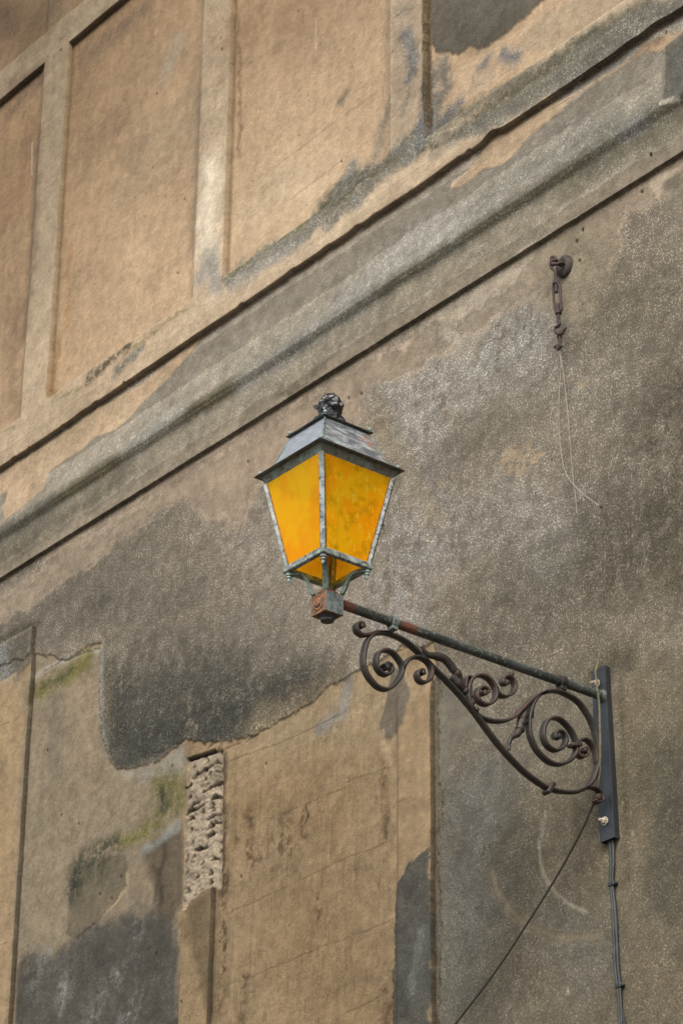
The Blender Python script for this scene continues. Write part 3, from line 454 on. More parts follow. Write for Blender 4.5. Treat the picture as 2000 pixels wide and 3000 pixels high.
paint(L([(-2.517,6.563),(-2.478,6.434),(-2.469,6.184),(-2.461,5.939)], .02, .02, .03), (110,92,70), .4, brk=(2, .6))
paint(L([(-2.464,6.534),(-2.45,6.178),(-2.444,5.934),(-2.466,5.781)], .016, .012, .03), (74,58,42), .8, brk=(2, .8))
# ---- overall weathering: mid-scale mottling, grime and a cooler, greener cast low on the wall
m1_ = fbm(7, 8, 5, 401, .62); m2_ = fbm(3.1, 1.5, 5, 411, .6); m3_ = fbm(19, 20, 4, 421, .65)
up_ = Z > ZA
PC *= (1+np.where(up_, .13, .17)*m1_+np.where(up_, .10, .12)*m2_+.09*m3_)[..., None]
PC *= (1+np.where(up_, .17, .24)*HN)[..., None]; PC[up_] = PC[up_]*.93+.07*PC[up_].mean(1, keepdims=True)*np.array([1.08, 1.0, .92])
vf = np.clip((fbm(85, 8, 3, 451, .6)-.22)*3.5, 0, 1)*((PS < .2) & (Z < 7.0) & (X > -2.5) & (X < -1.25)); PC *= (1-.2*vf)[..., None]
PC[..., 0] *= np.where(up_, .985, .948); PC[..., 1] *= np.where(up_, 1.03, 1.008); PC[..., 2] *= np.where(up_, 1.07, 1.08)
mid_ = ~up_ & (PS > .4); PC[mid_] *= 1.42
gm = np.clip((fbm(2.6, 3.4, 6, 431, .72)-.10)*2.6, 0, 1)*np.where(up_, .45, .32)
PC *= (1-gm*.34)[..., None]; PT += gm*.35
# ---- relief
def sst(v, a, b): t = np.clip((v-a)/(b-a), 0, 1); return t*t*(3-2*t)
Y = np.zeros((NZ, NX), np.float32)
Y -= .0025*MD + .0012*WX
um = (Z > ZA)
sm = np.zeros(Y.shape, bool)
for e in XE + [XE[-1]+1.54*k for k in (1, 2)] + [XE[0]-1.54*k for k in range(1, 6)]: sm |= (X > e-SW) & (X < e)
sm |= (Z < ZP0) | ((Z > ZP1) & (Z < 11.60))
fade = np.clip(.45+.55*sst(X, -2, -3), .45, 1)     # left edges of the strips are worn flush
Y = np.where(um, Y-np.where(sm, .032, 0), Y)
for e in XE[:3]:                                    # panel surface swells up to the left side of each strip
    Y -= np.where(um & ~sm, .024*np.exp(-((X-(e-SW))/.05)**2)*(X < e-SW), 0)
for e, wd_, zt, dp in ((-4.10, 1.2, 7.77, .022), (-2.50, .25, 6.62, .022), (-1.02, .24, 6.46, .020)):
    m = (X > e-wd_) & (X < e) & (Z < zt); edge = sst(X, e-wd_, e-wd_+.04); Y -= np.where(m, dp*np.where(wd_ > 1, 1, edge)*sst(Z, zt, zt-(.003 if wd_ > 1 else .12)), 0)
t1 = np.clip((8.74-Z)/.32, 0, 1); cx = .046*(.35*t1+.65*t1**2)
prof = np.where(Z > 8.42, cx, .046-.020*sst(Z, 8.42, 8.37)-.004*np.clip((8.37-Z)/.16, 0, 1))
Y = np.where((Z < ZA) & (Z > ZB), Y-prof, Y)
tool = ((Z > ZA-.13) & (Z < ZA+.09))
Y += np.where(tool & (PS < .06), .0022*np.sin(Z*2*math.pi/.0135+3*MD), 0)
Y += PH
Xd = X.copy(); Zd = Z.copy()
wob = fbm(7, 1, 6, 301, .75, ZZ=Z*0); wo2 = fbm(9, 1, 4, 311, .6, ZZ=Z*0)
chip = np.zeros_like(wob)
for a_, w__, d_ in (([(-0.566,8.876)], .05, .03), ([(-0.829,8.856)], .09, .012), ([(0.453,8.884)], .07, .018), ([(-3.76,8.836)], .05, .012), ([(-1.511,8.867)], .03, .014), ([(0.298,8.886)], .06, .012)): chip += .7*d_*np.exp(-((X-a_[0][0])/w__)**2)
for k_ in range(16):
    a_ = -5+5.6*rs.rand(); w__ = .008+.03*rs.rand()**2; chip += (.003+.011*rs.rand()**2)*np.exp(-(np.abs(X-a_)/w__)**3)
for z0, am in ((ZA, .0026), (ZB, .003), (ZP0, .003), (ZP1, .004)): Zd += (am*wob + (chip if z0 == ZA else 0))*np.exp(-((Z-z0)/.05)**2)
wv = fbm(1, 6, 5, 331, .65, XX=X*0)
for e in XE[:3] + [-2.50]: Xd += .0065*wv*np.exp(-((X-e)/.04)**2)
# ---- split the sheet into the parts of the building
xc = (gx[:-1]+gx[1:])/2; zc = (gz[:-1]+gz[1:])/2; XC, ZC = np.meshgrid(xc, zc)
lab = np.zeros(XC.shape, np.int32)                                   # 0 wall
lab[(ZC < ZA) & (ZC > ZB)] = 1                                       # string course
lab[ZC > ZA] = 2                                                     # raised upper frame
names = {0: 'wall', 1: 'string_course', 2: 'raised_frame'}; nid = 3
edges = [-9.]+XE+[9.]
for e0, e1 in zip(edges, edges[1:]):
    m = (XC > e0+.0002) & (XC < e1-SW) & (ZC > ZP0) & (ZC < ZP1)
    if e0 == -9.: m = (XC < e1-SW) & (XC > e1-1.54) & (ZC > ZP0) & (ZC < ZP1)
    if e1 == 9.: continue
    lab[m] = nid; names[nid] = 'recessed_panel'; nid += 1
for e, wd_, zt in ((-4.10, 1.2, 7.77), (-2.50, .25, 6.62), (-1.02, .24, 6.46)):
    lab[(XC > e-wd_) & (XC < e+.0002) & (ZC < zt)] = nid; names[nid] = 'pilaster'; nid += 1
bfull = np.zeros((NZ, NX), np.float32); bfull[bw] = bm
bc = (bfull[:-1, :-1]+bfull[1:, 1:])/2 > .5
lab[bc] = nid; names[nid] = 'exposed_masonry'; nid += 1
T = NT('lime_plaster')
ca = T.n('ShaderNodeAttribute', attribute_name='plaster'); ax = T.n('ShaderNodeAttribute', attribute_name='grain'); sp = T.n('ShaderNodeSeparateColor'); T.l(ax.outputs['Color'], sp.inputs[0])
S_, T_, G_ = sp.outputs[0], sp.outputs[1], sp.outputs[2]
n1 = T.noise(118, 3, .7); n2 = T.noise(88, 4, .7); n6 = T.noise(55, 3, .6); n3 = T.noise(230, 2, .6); n4 = T.noise(14, 5, .65); n5 = T.noise(60, 4, .6, sx=.55, sz=.9)
c = T.mix(1., ca.outputs['Color'], T.mix(T.ss(n4, .3, .7), (.88, .87, .86), (1.12, 1.12, 1.13)), 'MULTIPLY')
gr_ = T.math('MULTIPLY', T.math('SUBTRACT', n5, .5), .65); gr2 = T.math('ADD', gr_, T.math('MULTIPLY', T.math('SUBTRACT', n3, .5), 1.5))
val = T.math('ADD', 1.0, T.math('MULTIPLY', gr2, 1.0)); cmb = T.n('ShaderNodeCombineColor'); [T.l(val, cmb.inputs[i]) for i in range(3)]
c = T.mix(1., c, cmb.outputs[0], 'MULTIPLY')
c = T.mix(T.math('MULTIPLY', S_, .46), c, (.0, .0, .0))
brt = T.mix(1., ca.outputs['Color'], (2.1, 2.13, 2.12), 'MULTIPLY'); brt = T.mix(1., brt, (.045, .046, .044), 'ADD')
c = T.mix(T.math('MULTIPLY', T.math('MULTIPLY', T.ss(n1, .50, .60), T.math('MULTIPLY', T.ss(n6, .34, .6, .25, 1.), T.ss(n4, .36, .62, .35, 1.15))), S_), c, brt)
drk = T.mix(1., ca.outputs['Color'], (.30, .295, .26), 'MULTIPLY')
c = T.mix(T.math('MULTIPLY', T.ss(n2, .47, .60), T.math('MULTIPLY', T_, .9)), c, drk)
hb = T.math('ADD', T.math('MULTIPLY', n1, T.math('ADD', S_, .25)), T.math('MULTIPLY', n5, T.math('MULTIPLY', G_, .42)))
T.bump(hb, .006, .8); MW = T.fin(c, .93, spec=.2)
bld = empty('building', (0, 0, 0), 'old plastered facade, tan and stained grey, with recessed panels and a string course', 'building')
vid = np.arange(NZ*NX).reshape(NZ, NX)
quads = np.stack([vid[:-1, :-1], vid[:-1, 1:], vid[1:, 1:], vid[1:, :-1]], -1)
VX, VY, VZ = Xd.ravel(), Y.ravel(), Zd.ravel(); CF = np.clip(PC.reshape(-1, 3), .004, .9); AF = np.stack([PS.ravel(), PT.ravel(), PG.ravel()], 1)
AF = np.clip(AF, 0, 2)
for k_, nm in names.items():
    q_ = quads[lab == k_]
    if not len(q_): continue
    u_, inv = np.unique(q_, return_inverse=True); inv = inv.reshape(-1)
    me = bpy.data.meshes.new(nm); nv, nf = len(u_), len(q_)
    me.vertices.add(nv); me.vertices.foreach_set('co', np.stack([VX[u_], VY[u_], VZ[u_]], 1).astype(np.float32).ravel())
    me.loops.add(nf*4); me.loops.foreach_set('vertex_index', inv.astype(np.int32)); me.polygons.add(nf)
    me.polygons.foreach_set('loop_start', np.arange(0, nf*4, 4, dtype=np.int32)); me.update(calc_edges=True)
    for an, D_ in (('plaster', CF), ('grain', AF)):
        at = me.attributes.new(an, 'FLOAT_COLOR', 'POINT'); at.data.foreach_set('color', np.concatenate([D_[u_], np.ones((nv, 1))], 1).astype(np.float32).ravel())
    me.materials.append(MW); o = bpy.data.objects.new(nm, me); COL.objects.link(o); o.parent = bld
    if nm == 'exposed_masonry': o['label'] = 'rough pitted pale masonry where the plaster has fallen away'
# street surface at the foot of the wall
T = NT('cobbles'); v = T.n('ShaderNodeTexVoronoi', feature='DISTANCE_TO_EDGE'); v.inputs['Scale'].default_value = 8; T.l(T.tc.outputs['Object'], v.inputs['Vector'])
c = T.mix(T.ss(v.outputs['Distance'], .02, .08), (.03, .028, .025), T.mix(T.noise(3, 4), (.10, .09, .08), (.16, .15, .13))); T.bump(T.ss(v.outputs['Distance'], 0, .15), .02); mg = T.fin(c, .8)
m = MB(); m.v = [(-300, -300, 0), (300, -300, 0), (300, 300, 0), (-300, 300, 0)]; m.f = [(0, 1, 2, 3)]
tag(m.build('ground', mg, smooth=False), kind='structure')
# ================================================================ LAMP materials
def rusty(name, base, rust, mask_axis=None, lo=.5, hi=.62, sc=14, rough=.6, c3=(.02, .014, .01), spec=.4):
    T = NT(name); n1 = T.noise(sc, 5, .65); n2 = T.noise(sc*5, 4, .6); n3 = T.noise(sc*16, 3, .6)
    c = T.mix(T.ss(n1, lo, hi), base, rust); c = T.mix(T.ss(n2, .5, .7, 0, .75), c, c3); c = T.mix(T.ss(n3, .56, .72, 0, .45), c, tuple(min(1, v*2.3+.02) for v in base))
    T.bump(T.math('ADD', n2, T.math('MULTIPLY', n3, .5)), .0012); return T.fin(c, rough, spec=spec)
M_SCROLL = rusty('wrought_iron', (.020, .0175, .0145), (.036, .024, .0185), lo=.45, hi=.62, rough=.55)
M_CURL = rusty('rusty_wrought_iron', (.028, .021, .0175), (.052, .028, .020), lo=.42, hi=.6, rough=.6)
M_GREEN = weathered('verdigris_paint', (.075, .115, .095), (.13, .18, .155), (.035, .04, .032), sc=22, sc3=70, rough=.55)
M_FRAME = weathered('flaking_white_metal', (.12, .145, .13), (.28, .31, .29), (.045, .05, .045), sc=26, t2=(.4, .62), t3=(.54, .62), sc3=75, rough=.6)
M_APRON = weathered('tarnished_copper', (.10, .098, .074), (.13, .185, .15), (.075, .050, .03), sc=14, t2=(.45, .65), t3=(.5, .62), sc3=38, rough=.6)
M_RIM = weathered('dark_sheet_metal', (.045, .05, .045), (.09, .10, .09), (.12, .13, .11), sc=20, sc3=60, rough=.5)
M_BALL = weathered('green_ball', (.17, .25, .215), (.24, .32, .28), (.08, .11, .09), sc=60, sc3=150, rough=.5)
M_PLATE = rusty('blue_black_steel', (.013, .0165, .019), (.021, .025, .027), lo=.4, hi=.7, sc=9, rough=.42, c3=(.014, .017, .019), spec=.5)
M_BOLT = weathered('tarnished_brass', (.30, .26, .20), (.40, .35, .27), (.08, .06, .04), sc=60, sc3=150, rough=.4)
M_PLUG = weathered('black_iron', (.018, .022, .022), (.035, .04, .038), (.01, .01, .01), sc=40, rough=.5)
def hood_mat():
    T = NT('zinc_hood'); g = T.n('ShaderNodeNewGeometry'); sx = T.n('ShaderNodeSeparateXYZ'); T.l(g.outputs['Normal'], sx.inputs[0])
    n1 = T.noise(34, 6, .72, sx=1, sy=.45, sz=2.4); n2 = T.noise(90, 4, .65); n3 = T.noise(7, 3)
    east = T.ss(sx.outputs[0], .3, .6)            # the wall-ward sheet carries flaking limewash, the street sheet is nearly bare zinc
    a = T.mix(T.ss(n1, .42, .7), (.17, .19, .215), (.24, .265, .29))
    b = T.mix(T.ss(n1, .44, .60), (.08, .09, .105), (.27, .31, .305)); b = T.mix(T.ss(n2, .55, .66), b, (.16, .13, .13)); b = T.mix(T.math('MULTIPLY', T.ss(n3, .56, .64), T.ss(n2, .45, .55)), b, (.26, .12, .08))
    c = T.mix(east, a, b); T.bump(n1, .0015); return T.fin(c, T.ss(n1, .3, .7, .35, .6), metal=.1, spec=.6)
M_HOOD = hood_mat()
def pipe_mat():
    T = NT('painted_pipe'); sx = T.n('ShaderNodeSeparateXYZ'); T.l(T.tc.outputs['Object'], sx.inputs[0]); y = sx.outputs[1]
    n1 = T.noise(24, 5, .65); n2 = T.noise(80, 4, .6); n3 = T.noise(9, 3)
    yy = T.math('ADD', y, T.math('MULTIPLY', T.math('SUBTRACT', n1, .5), .10))
    c = T.mix(T.ss(n3, .38, .62), (.023, .027, .025), (.05, .056, .053)); c = T.mix(T.ss(n2, .56, .66), c, (.16, .17, .13))
    g = T.n('ShaderNodeNewGeometry'); s2 = T.n('ShaderNodeSeparateXYZ'); T.l(g.outputs['Normal'], s2.inputs[0])
    c = T.mix(T.math('MULTIPLY', T.ss(s2.outputs[2], .1, .8), T.ss(yy, -1.25, -.75, .8, .15)), c, (.13, .145, .14))
    r1 = T.ss(yy, -1.245, -1.215, 1, 0); r2 = T.math('MULTIPLY', T.ss(yy, -1.035, -1.025), T.ss(yy, -.96, -.94, 1, 0)); r = T.math('MAXIMUM', r1, r2)
    c = T.mix(r, c, T.mix(T.ss(n2, .4, .6), (.13, .052, .030), (.075, .036, .026))); T.bump(n2, .0012); return T.fin(c, .5, spec=.4)
M_PIPE = pipe_mat()
def box_mat():
    T = NT('rusted_joint'); g = T.n('ShaderNodeNewGeometry'); sx = T.n('ShaderNodeSeparateXYZ'); T.l(g.outputs['Normal'], sx.inputs[0]); n1 = T.noise(40, 5, .65); n2 = T.noise(120, 3); n0 = T.noise(18, 3)
    rust = T.mix(T.ss(n1, .38, .56), (.21, .088, .034), (.065, .036, .022)); rust = T.mix(T.ss(n2, .5, .65, 0, .6), rust, (.30, .15, .06))
    grey = T.mix(T.ss(n1, .42, .6), (.12, .14, .135), (.05, .06, .06))
    f = T.math('MULTIPLY', T.ss(sx.outputs[0], .85, .97), T.ss(n0, .36, .5)); c = T.mix(f, rust, grey); T.bump(n1, .0015); return T.fin(c, .7)
M_BOX = box_mat()
M_RUST = rusty('orange_rust', (.17, .075, .032), (.09, .04, .024), lo=.4, hi=.6, sc=40, rough=.8, c3=(.05, .028, .018))
def glass_mat(name, dirt):
    T = NT(name); n1 = T.noise(9, 4, .6, sz=.8); n2 = T.noise(60, 4, .65, sx=1, sy=1, sz=.45); n3 = T.noise(20, 4, .6)
    base = T.mix(T.ss(n1, .4, .62), (1.0, .57, .006), (1.0, .43, .003))
    if dirt:
        base = T.mix(T.ss(n2, .55, .68, 0, .9), base, (1.0, .74, .06)); base = T.mix(T.ss(n3, .50, .66, 0, .75), base, (.62, .34, .003))
    else: base = T.mix(T.ss(n3, .52, .72, 0, .4), base, (.8, .42, .003))
    d = T.n('ShaderNodeBsdfDiffuse'); t = T.n('ShaderNodeBsdfTranslucent'); tr = T.n('ShaderNodeBsdfTransparent'); gl = T.n('ShaderNodeBsdfGlossy'); gl.inputs['Roughness'].default_value = .25
    T.l(base, d.inputs[0]); T.l(base, t.inputs[0]); T.l(T.mix(.7, base, (1., .68, .05)), tr.inputs[0]); gl.inputs[0].default_value = (.8, .85, .9, 1)
    m1 = T.n('ShaderNodeMixShader'); m1.inputs[0].default_value = .34; T.l(d.outputs[0], m1.inputs[1]); T.l(t.outputs[0], m1.inputs[2])
    m2 = T.n('ShaderNodeMixShader'); m2.inputs[0].default_value = .38; T.l(m1.outputs[0], m2.inputs[1]); T.l(tr.outputs[0], m2.inputs[2])
    m3 = T.n('ShaderNodeMixShader'); m3.inputs[0].default_value = .012; T.l(m2.outputs[0], m3.inputs[1]); T.l(gl.outputs[0], m3.inputs[2]); T.l(m3.outputs[0], T.out.inputs['Surface']); return T.m
M_GLASS = glass_mat('amber_glass', False); M_GLASSD = glass_mat('speckled_amber_glass', True)
def bag_mat():
    T = NT('black_plastic'); n = T.noise(60, 3, .5); T.bump(n, .0025); return T.fin((.008, .008, .010), .33, spec=.6)
M_BAG = bag_mat()
M_STRAP = weathered('grey_strap', (.13, .15, .145), (.19, .21, .20), (.04, .045, .04), sc=30, rough=.6)
M_PUTTY = rusty('stained_putty', (.26, .10, .012), (.12, .05, .01), lo=.45, hi=.6, sc=30, rough=.8)
# ================================================================ LAMP
RZ = 5.41
lamp = empty('street_lamp', (0, 0, RZ), 'four-sided amber glass street lantern on a scrolled iron wall bracket', 'street lamp')
LX, LY = -.004, -1.345
def z(v): return v-RZ
# steel channel on the wall
HP = .698; m = MB(); m.box((-.038, -.030, 0), (.038, -.0255, HP)); m.box((.0335, -.0255, 0), (.038, -.001, HP)); m.box((-.038, -.0255, 0), (-.0335, -.001, HP)); m.box((-.0335, -.0255, HP-.005), (.0335, -.001, HP))
def lean(m): m.v = [(x_-.002-.019*z_/HP, y_, z_) for x_, y_, z_ in m.v]
lean(m)
wp = m.build('wall_plate', M_PLATE, lamp, smooth=False, bevel=.0012)
for bz_, bx_ in ((.634, -.006), (.075, -.004)):
    m = MB(); m.lathe((bx_, -.031, bz_), [(.001, .0), (.0175, -.0005), (.018, -.002), (.0175, -.004), (.011, -.004)], 20, 1)
    m.lathe((bx_, -.035, bz_), [(.0115, 0), (.0125, -.001), (.0125, -.010), (.010, -.012), (.0065, -.0125), (.0065, -.024), (.005, -.0265)], 6, 1); lean(m); m.build('bolt', M_BOLT, wp, ang=30)
# pipe
m = MB(); m.tube([(0, y_, z(5.985)) for y_ in np.linspace(-1.30, -.031, 30)], .0178, 24); m.lathe((0, -.031, z(5.985)), [(.0178, -.012), (.023, -.006), (.026, 0)], 20, 1); m.build('pipe', M_PIPE, lamp)
def strap(y_, wd, mat, drop=.012):
    m = MB(); n = 20; pts = []
    for k in range(n+1):
        a = math.radians(-50+280*k/n); pts.append((y_, a))
    rings = []
    for yy, a in pts:
        ca_, sa_ = math.cos(a), math.sin(a)
        rings.append(m.ring([(r*ca_, yy+o_, z(5.985)+r*sa_) for r, o_ in ((.0185, -wd/2), (.0245, -wd/2), (.0245, wd/2), (.0185, wd/2))]))
    m.skin(rings); m.box((-.0155, y_-wd/2, z(5.985)-.0175-drop-.008), (.0155, y_+wd/2, z(5.985)-.0185)); return m.build('strap', mat, lamp, bevel=.001)
strap([(-1.052,0.5657)][0][0], .026, M_STRAP, .006); strap([(-0.2376,0.5684)][0][0], .026, M_SCROLL, .010)
# ---- scrollwork: flat bars in the upright plane of the bracket
BW_, BT_ = .030, .0115
def scroll(name, pts, wd=BW_, th=BT_, mat=None, eye=None, n=7, x=0.0, eye_r=.009):
    mb = MB(); c_ = cr(pts, n); mb.sweep(c_, wd, th, x)
    if eye: mb.lathe((x, eye[0], eye[1]), [(eye_r*.8, -BW_/2-.001), (eye_r, -BW_/2+.001), (eye_r, BW_/2-.001), (eye_r*.8, BW_/2+.001)], 16, 0)
    return mb.build(name, mat or M_SCROLL, lamp, ang=50)
main = [(-1.1821,0.4273),(-1.1679,0.4684),(-1.137,0.501),(-1.0912,0.5213),(-1.0358,0.5233),(-0.9894,0.5155),(-0.9382,0.4932),(-0.8962,0.4681),(-0.8447,0.4398),(-0.7743,0.401),(-0.6849,0.3406),(-0.5861,0.2565),(-0.5243,0.2116),(-0.4466,0.1665),(-0.368,0.1374),(-0.3097,0.1279),(-0.2343,0.1355),(-0.1631,0.1573),(-0.1125,0.1962),(-0.0799,0.2523),(-0.0645,0.3129),(-0.0663,0.3737),(-0.0856,0.4387),(-0.1169,0.483),(-0.1597,0.5174),(-0.2143,0.5299),(-0.2581,0.5307),(-0.3131,0.5138),(-0.3629,0.4791),(-0.3912,0.4328),(-0.4078,0.3761),(-0.4042,0.3167),(-0.3747,0.2666),(-0.3222,0.2357),(-0.2684,0.2349),(-0.2162,0.2595),(-0.182,0.2989),(-0.1739,0.3402),(-0.1915,0.379),(-0.2243,0.4072),(-0.262,0.4199),(-0.3031,0.4072),(-0.3312,0.3734),(-0.3395,0.33),(-0.3202,0.2964),(-0.2828,0.287),(-0.247,0.3053),(-0.2268,0.3389),(-0.2367,0.3658),(-0.261,0.3696),(-0.2806,0.3525),(-0.2801,0.3353)]
scroll('main_scroll', main, eye=[(-0.2645,0.3461)][0], eye_r=.011)
scroll('front_scroll', [(-1.1821,0.4273),(-1.1873,0.3794),(-1.1703,0.3381),(-1.1316,0.3069),(-1.0952,0.3011),(-1.0656,0.3134),(-1.0358,0.3458),(-1.0128,0.3854),(-1.0104,0.4153),(-1.0312,0.4404),(-1.0588,0.4558),(-1.091,0.4533),(-1.1184,0.4344),(-1.1297,0.4),(-1.1237,0.3747),(-1.1045,0.3601),(-1.0794,0.3612),(-1.0597,0.3816),(-1.062,0.4003),(-1.0817,0.4043),(-1.0977,0.39)], eye=[(-1.0817,0.3888)][0], eye_r=.011)
scroll('top_curl', [(-1.0658,0.525),(-1.1004,0.5205),(-1.137,0.5076),(-1.1689,0.4903),(-1.1961,0.4821),(-1.2166,0.4908),(-1.2199,0.5093),(-1.2078,0.5239),(-1.1919,0.5236),(-1.1895,0.5126)], eye=[(-1.1973,0.5141)][0], eye_r=.009, th=lambda u: .008+.004*min(1, 3*u), mat=M_CURL)
scroll('middle_scroll', [(-1.0104,0.3997),(-1.0012,0.4199),(-0.9826,0.4468),(-0.9546,0.4667),(-0.9196,0.4731),(-0.8892,0.4642),(-0.8729,0.4395),(-0.8802,0.404),(-0.9061,0.381),(-0.9317,0.3815),(-0.9418,0.402),(-0.9292,0.4212),(-0.9128,0.424)], eye=[(-0.9166,0.4143)][0], eye_r=.009)
scroll('lower_scroll', [(-0.3159,0.5108),(-0.3572,0.4882),(-0.3903,0.4613),(-0.4345,0.4142),(-0.4783,0.3674),(-0.5213,0.3396),(-0.5743,0.3224),(-0.637,0.3191),(-0.6783,0.3354),(-0.6984,0.3724),(-0.7019,0.4143),(-0.6841,0.4559),(-0.6497,0.483),(-0.6129,0.4871),(-0.5817,0.4701),(-0.5676,0.4395),(-0.5751,0.4072),(-0.6045,0.3804),(-0.6412,0.3766),(-0.6606,0.3959),(-0.6534,0.4238),(-0.6295,0.4413),(-0.6097,0.4362),(-0.6063,0.4242)], eye=[(-0.6247,0.419)][0], eye_r=.010, mat=M_CURL)
scroll('small_curl', [(-0.5687,0.4586),(-0.5622,0.4432),(-0.5456,0.4328),(-0.519,0.4359),(-0.4894,0.4551),(-0.4743,0.4855),(-0.4842,0.5132),(-0.5091,0.5191),(-0.5307,0.5055),(-0.5348,0.4878),(-0.5233,0.4802)], eye=[(-0.5151,0.49)][0], eye_r=.009, mat=M_CURL, th=.010)
scroll('wall_curl', [(-0.0709,0.2938),(-0.0814,0.3433),(-0.1079,0.369),(-0.1381,0.3708),(-0.1651,0.3535),(-0.1754,0.3289),(-0.1682,0.3026),(-0.1467,0.2953),(-0.124,0.3123),(-0.1205,0.3306),(-0.1368,0.335)], eye=[(-0.1356,0.3244)][0], eye_r=.008, th=.010, mat=M_CURL)
scroll('tail_curl', [(-0.1741,0.1545),(-0.1296,0.1789),(-0.0964,0.1883),(-0.0664,0.1844),(-0.0508,0.1648),(-0.0572,0.1437),(-0.0768,0.1344),(-0.0902,0.1417)], eye=[(-0.0731,0.1556)][0], eye_r=.013, th=.010, mat=M_CURL)
# forged collars
def collar(c_, ang_, mat, l=.034, wd=.022, t=.030):
    m = MB(); (yc, zc_) = c_; ca_, sa_ = math.cos(ang_), math.sin(ang_); A_ = (0, yc-ca_*l/2, zc_-sa_*l/2); B_ = (0, yc+ca_*l/2, zc_+sa_*l/2); m.bar(A_, B_, .038, wd, (1, 0, 0)); return m.build('collar', mat, lamp, bevel=.004)
def pdir(a, b): return math.atan2(b[1]-a[1], b[0]-a[0])
q_ = [(-0.3345,0.1024),(-0.3036,0.1487)]; collar([(-0.315,0.1287)][0], pdir(*q_), M_SCROLL, .056, .018)
q_ = [(-0.2056,0.3229),(-0.1532,0.3371)]; collar([(-0.1801,0.3342)][0], pdir(*q_), M_CURL, .050, .015)
m = MB(); m.ball((0, *[(-0.4886,0.5315)][0]), .012, 12); m.build('rivet', M_CURL, lamp)
# leafy tendril with beads
m = MB(); tp = [(0, a, b) for a, b in cr([(-0.917,0.5205),(-0.8904,0.4967),(-0.8503,0.5017),(-0.8125,0.5025),(-0.7842,0.4862),(-0.7654,0.4679)], 6)]; m.tube(tp, lambda u: .006+.010*min(1, 2.2*u), 12); m.build('tendril', M_SCROLL, lamp)
m = MB()
for c_, r_ in zip([(-0.7536,0.4626),(-0.7427,0.4566)], (.018, .014)): m.ball((0, *c_), r_, 14)
m.build('tendril_knob', M_CURL, lamp)
m = MB(); m.tube([(0, a, b) for a, b in cr([(-0.7775,0.4426),(-0.7493,0.4251),(-0.7186,0.4062)], 5)], lambda u: .020-.008*abs(u-.5)*2, 12)
m.sweep(cr([(-0.737,0.4523),(-0.7255,0.424),(-0.7185,0.4141),(-0.7134,0.4353),(-0.7093,0.4543),(-0.6986,0.4633),(-0.6891,0.4601),(-0.692,0.4256),(-0.69,0.3985)], 5), .026, .007); m.build('leaf', M_SCROLL, lamp)
for c_, r_ in zip([(-0.7138,0.4036),(-0.6974,0.3866),(-0.6819,0.3673),(-0.6612,0.3455)], (.0165, .0155, .0135, .0115)):
    m = MB(); m.ball((0, *c_), r_, 14); m.build('bead', M_SCROLL if r_ > .013 else M_CURL, lamp)
m = MB(); m.ball((0, *[(-0.443,0.3541)][0]), .019, 14); m.tube([(0, a, b) for a, b in cr([(-0.4243,0.3938),(-0.4383,0.3683),(-0.4486,0.3439),(-0.4529,0.3212),(-0.472,0.2967),(-0.4936,0.2801),(-0.5036,0.2603),(-0.5064,0.2297)], 6)], lambda u: [.016, .014, .016, .018, .014, .010, .009, .008, .006][min(8, int(u*8.99))], 12); m.build('drop_tendril', M_SCROLL, lamp)
m = MB(); g_ = [(-0.4596,0.3689),(-0.3876,0.4606),(-0.3871,0.3868),(-0.4227,0.3553)]; m.skin([m.ring([(-.010, *p) for p in g_]), m.ring([(.010, *p) for p in g_])]); m.build('gusset', M_SCROLL, lamp, bevel=.003)
# ---- joint block
m = MB(); m.box((LX-.040, LY-.040, z(5.921)), (LX+.040, LY+.040, z(6.000))); m.lathe((LX, LY-.040, z(5.962)), [(.030, 0), (.029, -.003), (.024, -.004), (.023, -.002), (.018, -.003), (.016, -.007), (.010, -.008), (.002, -.007)], 24, 1)
m.lathe((LX, LY+.040, z(5.985)), [(.027, -.002), (.026, .010), (.021, .013)], 20, 1); jb = m.build('joint_block', M_BOX, lamp, bevel=.004)
m = MB(); m.lathe((LX, LY, z(5.921)), [(.030, .004), (.030, -.006), (.026, -.012), (.025, -.020), (.004, -.021)], 8, 2); m.build('plug', M_PLUG, jb, smooth=False, bevel=.001)
m = MB(); m.lathe((LX, LY, z(6.0)), [(.040, -.002), (.040, .004), (.033, .010), (.024, .013), (.022, .022)], 24, 2); m.build('flange', M_RUST, lamp)
# ---- lantern body
def sq(s_, z_): h_ = s_/2; return [(LX-h_, LY-h_, z(z_)), (LX+h_, LY-h_, z(z_)), (LX+h_, LY+h_, z(z_)), (LX-h_, LY+h_, z(z_))]
ZT, ZF = 6.455, 6.108; ST_, SF_ = .326, .203
Tq, Fq = sq(ST_, ZT), sq(SF_, ZF)
for A_, B_ in zip(Fq, Tq):
    m = MB(); d_ = (1, -1, 0) if (A_[0]-LX)*(A_[1]-LY) > 0 else (1, 1, 0); m.bar(A_, B_, .019, .015, d_); m.build('corner_bar', M_FRAME, lamp, bevel=.002)
fq = sq(SF_+.006, ZF)
fr = MB()
for k in range(4):
    A_, B_ = np.array(fq[k]), np.array(fq[(k+1) % 4]); t_ = (B_-A_)/np.linalg.norm(B_-A_); fr.bar(A_-t_*.0095, B_+t_*.0095, .019, .0235, (t_[1], -t_[0], 0)) if k % 2 == 0 else fr.bar(A_+t_*.0096, B_-t_*.0096, .0186, .0231, (t_[1], -t_[0], 0))
fr.build('bottom_frame', M_FRAME, lamp, bevel=.003)
ap = MB(); o0, o1 = sq(.322, 6.452), sq(.352, 6.484); i0, i1 = sq(.312, 6.453), sq(.342, 6.483)
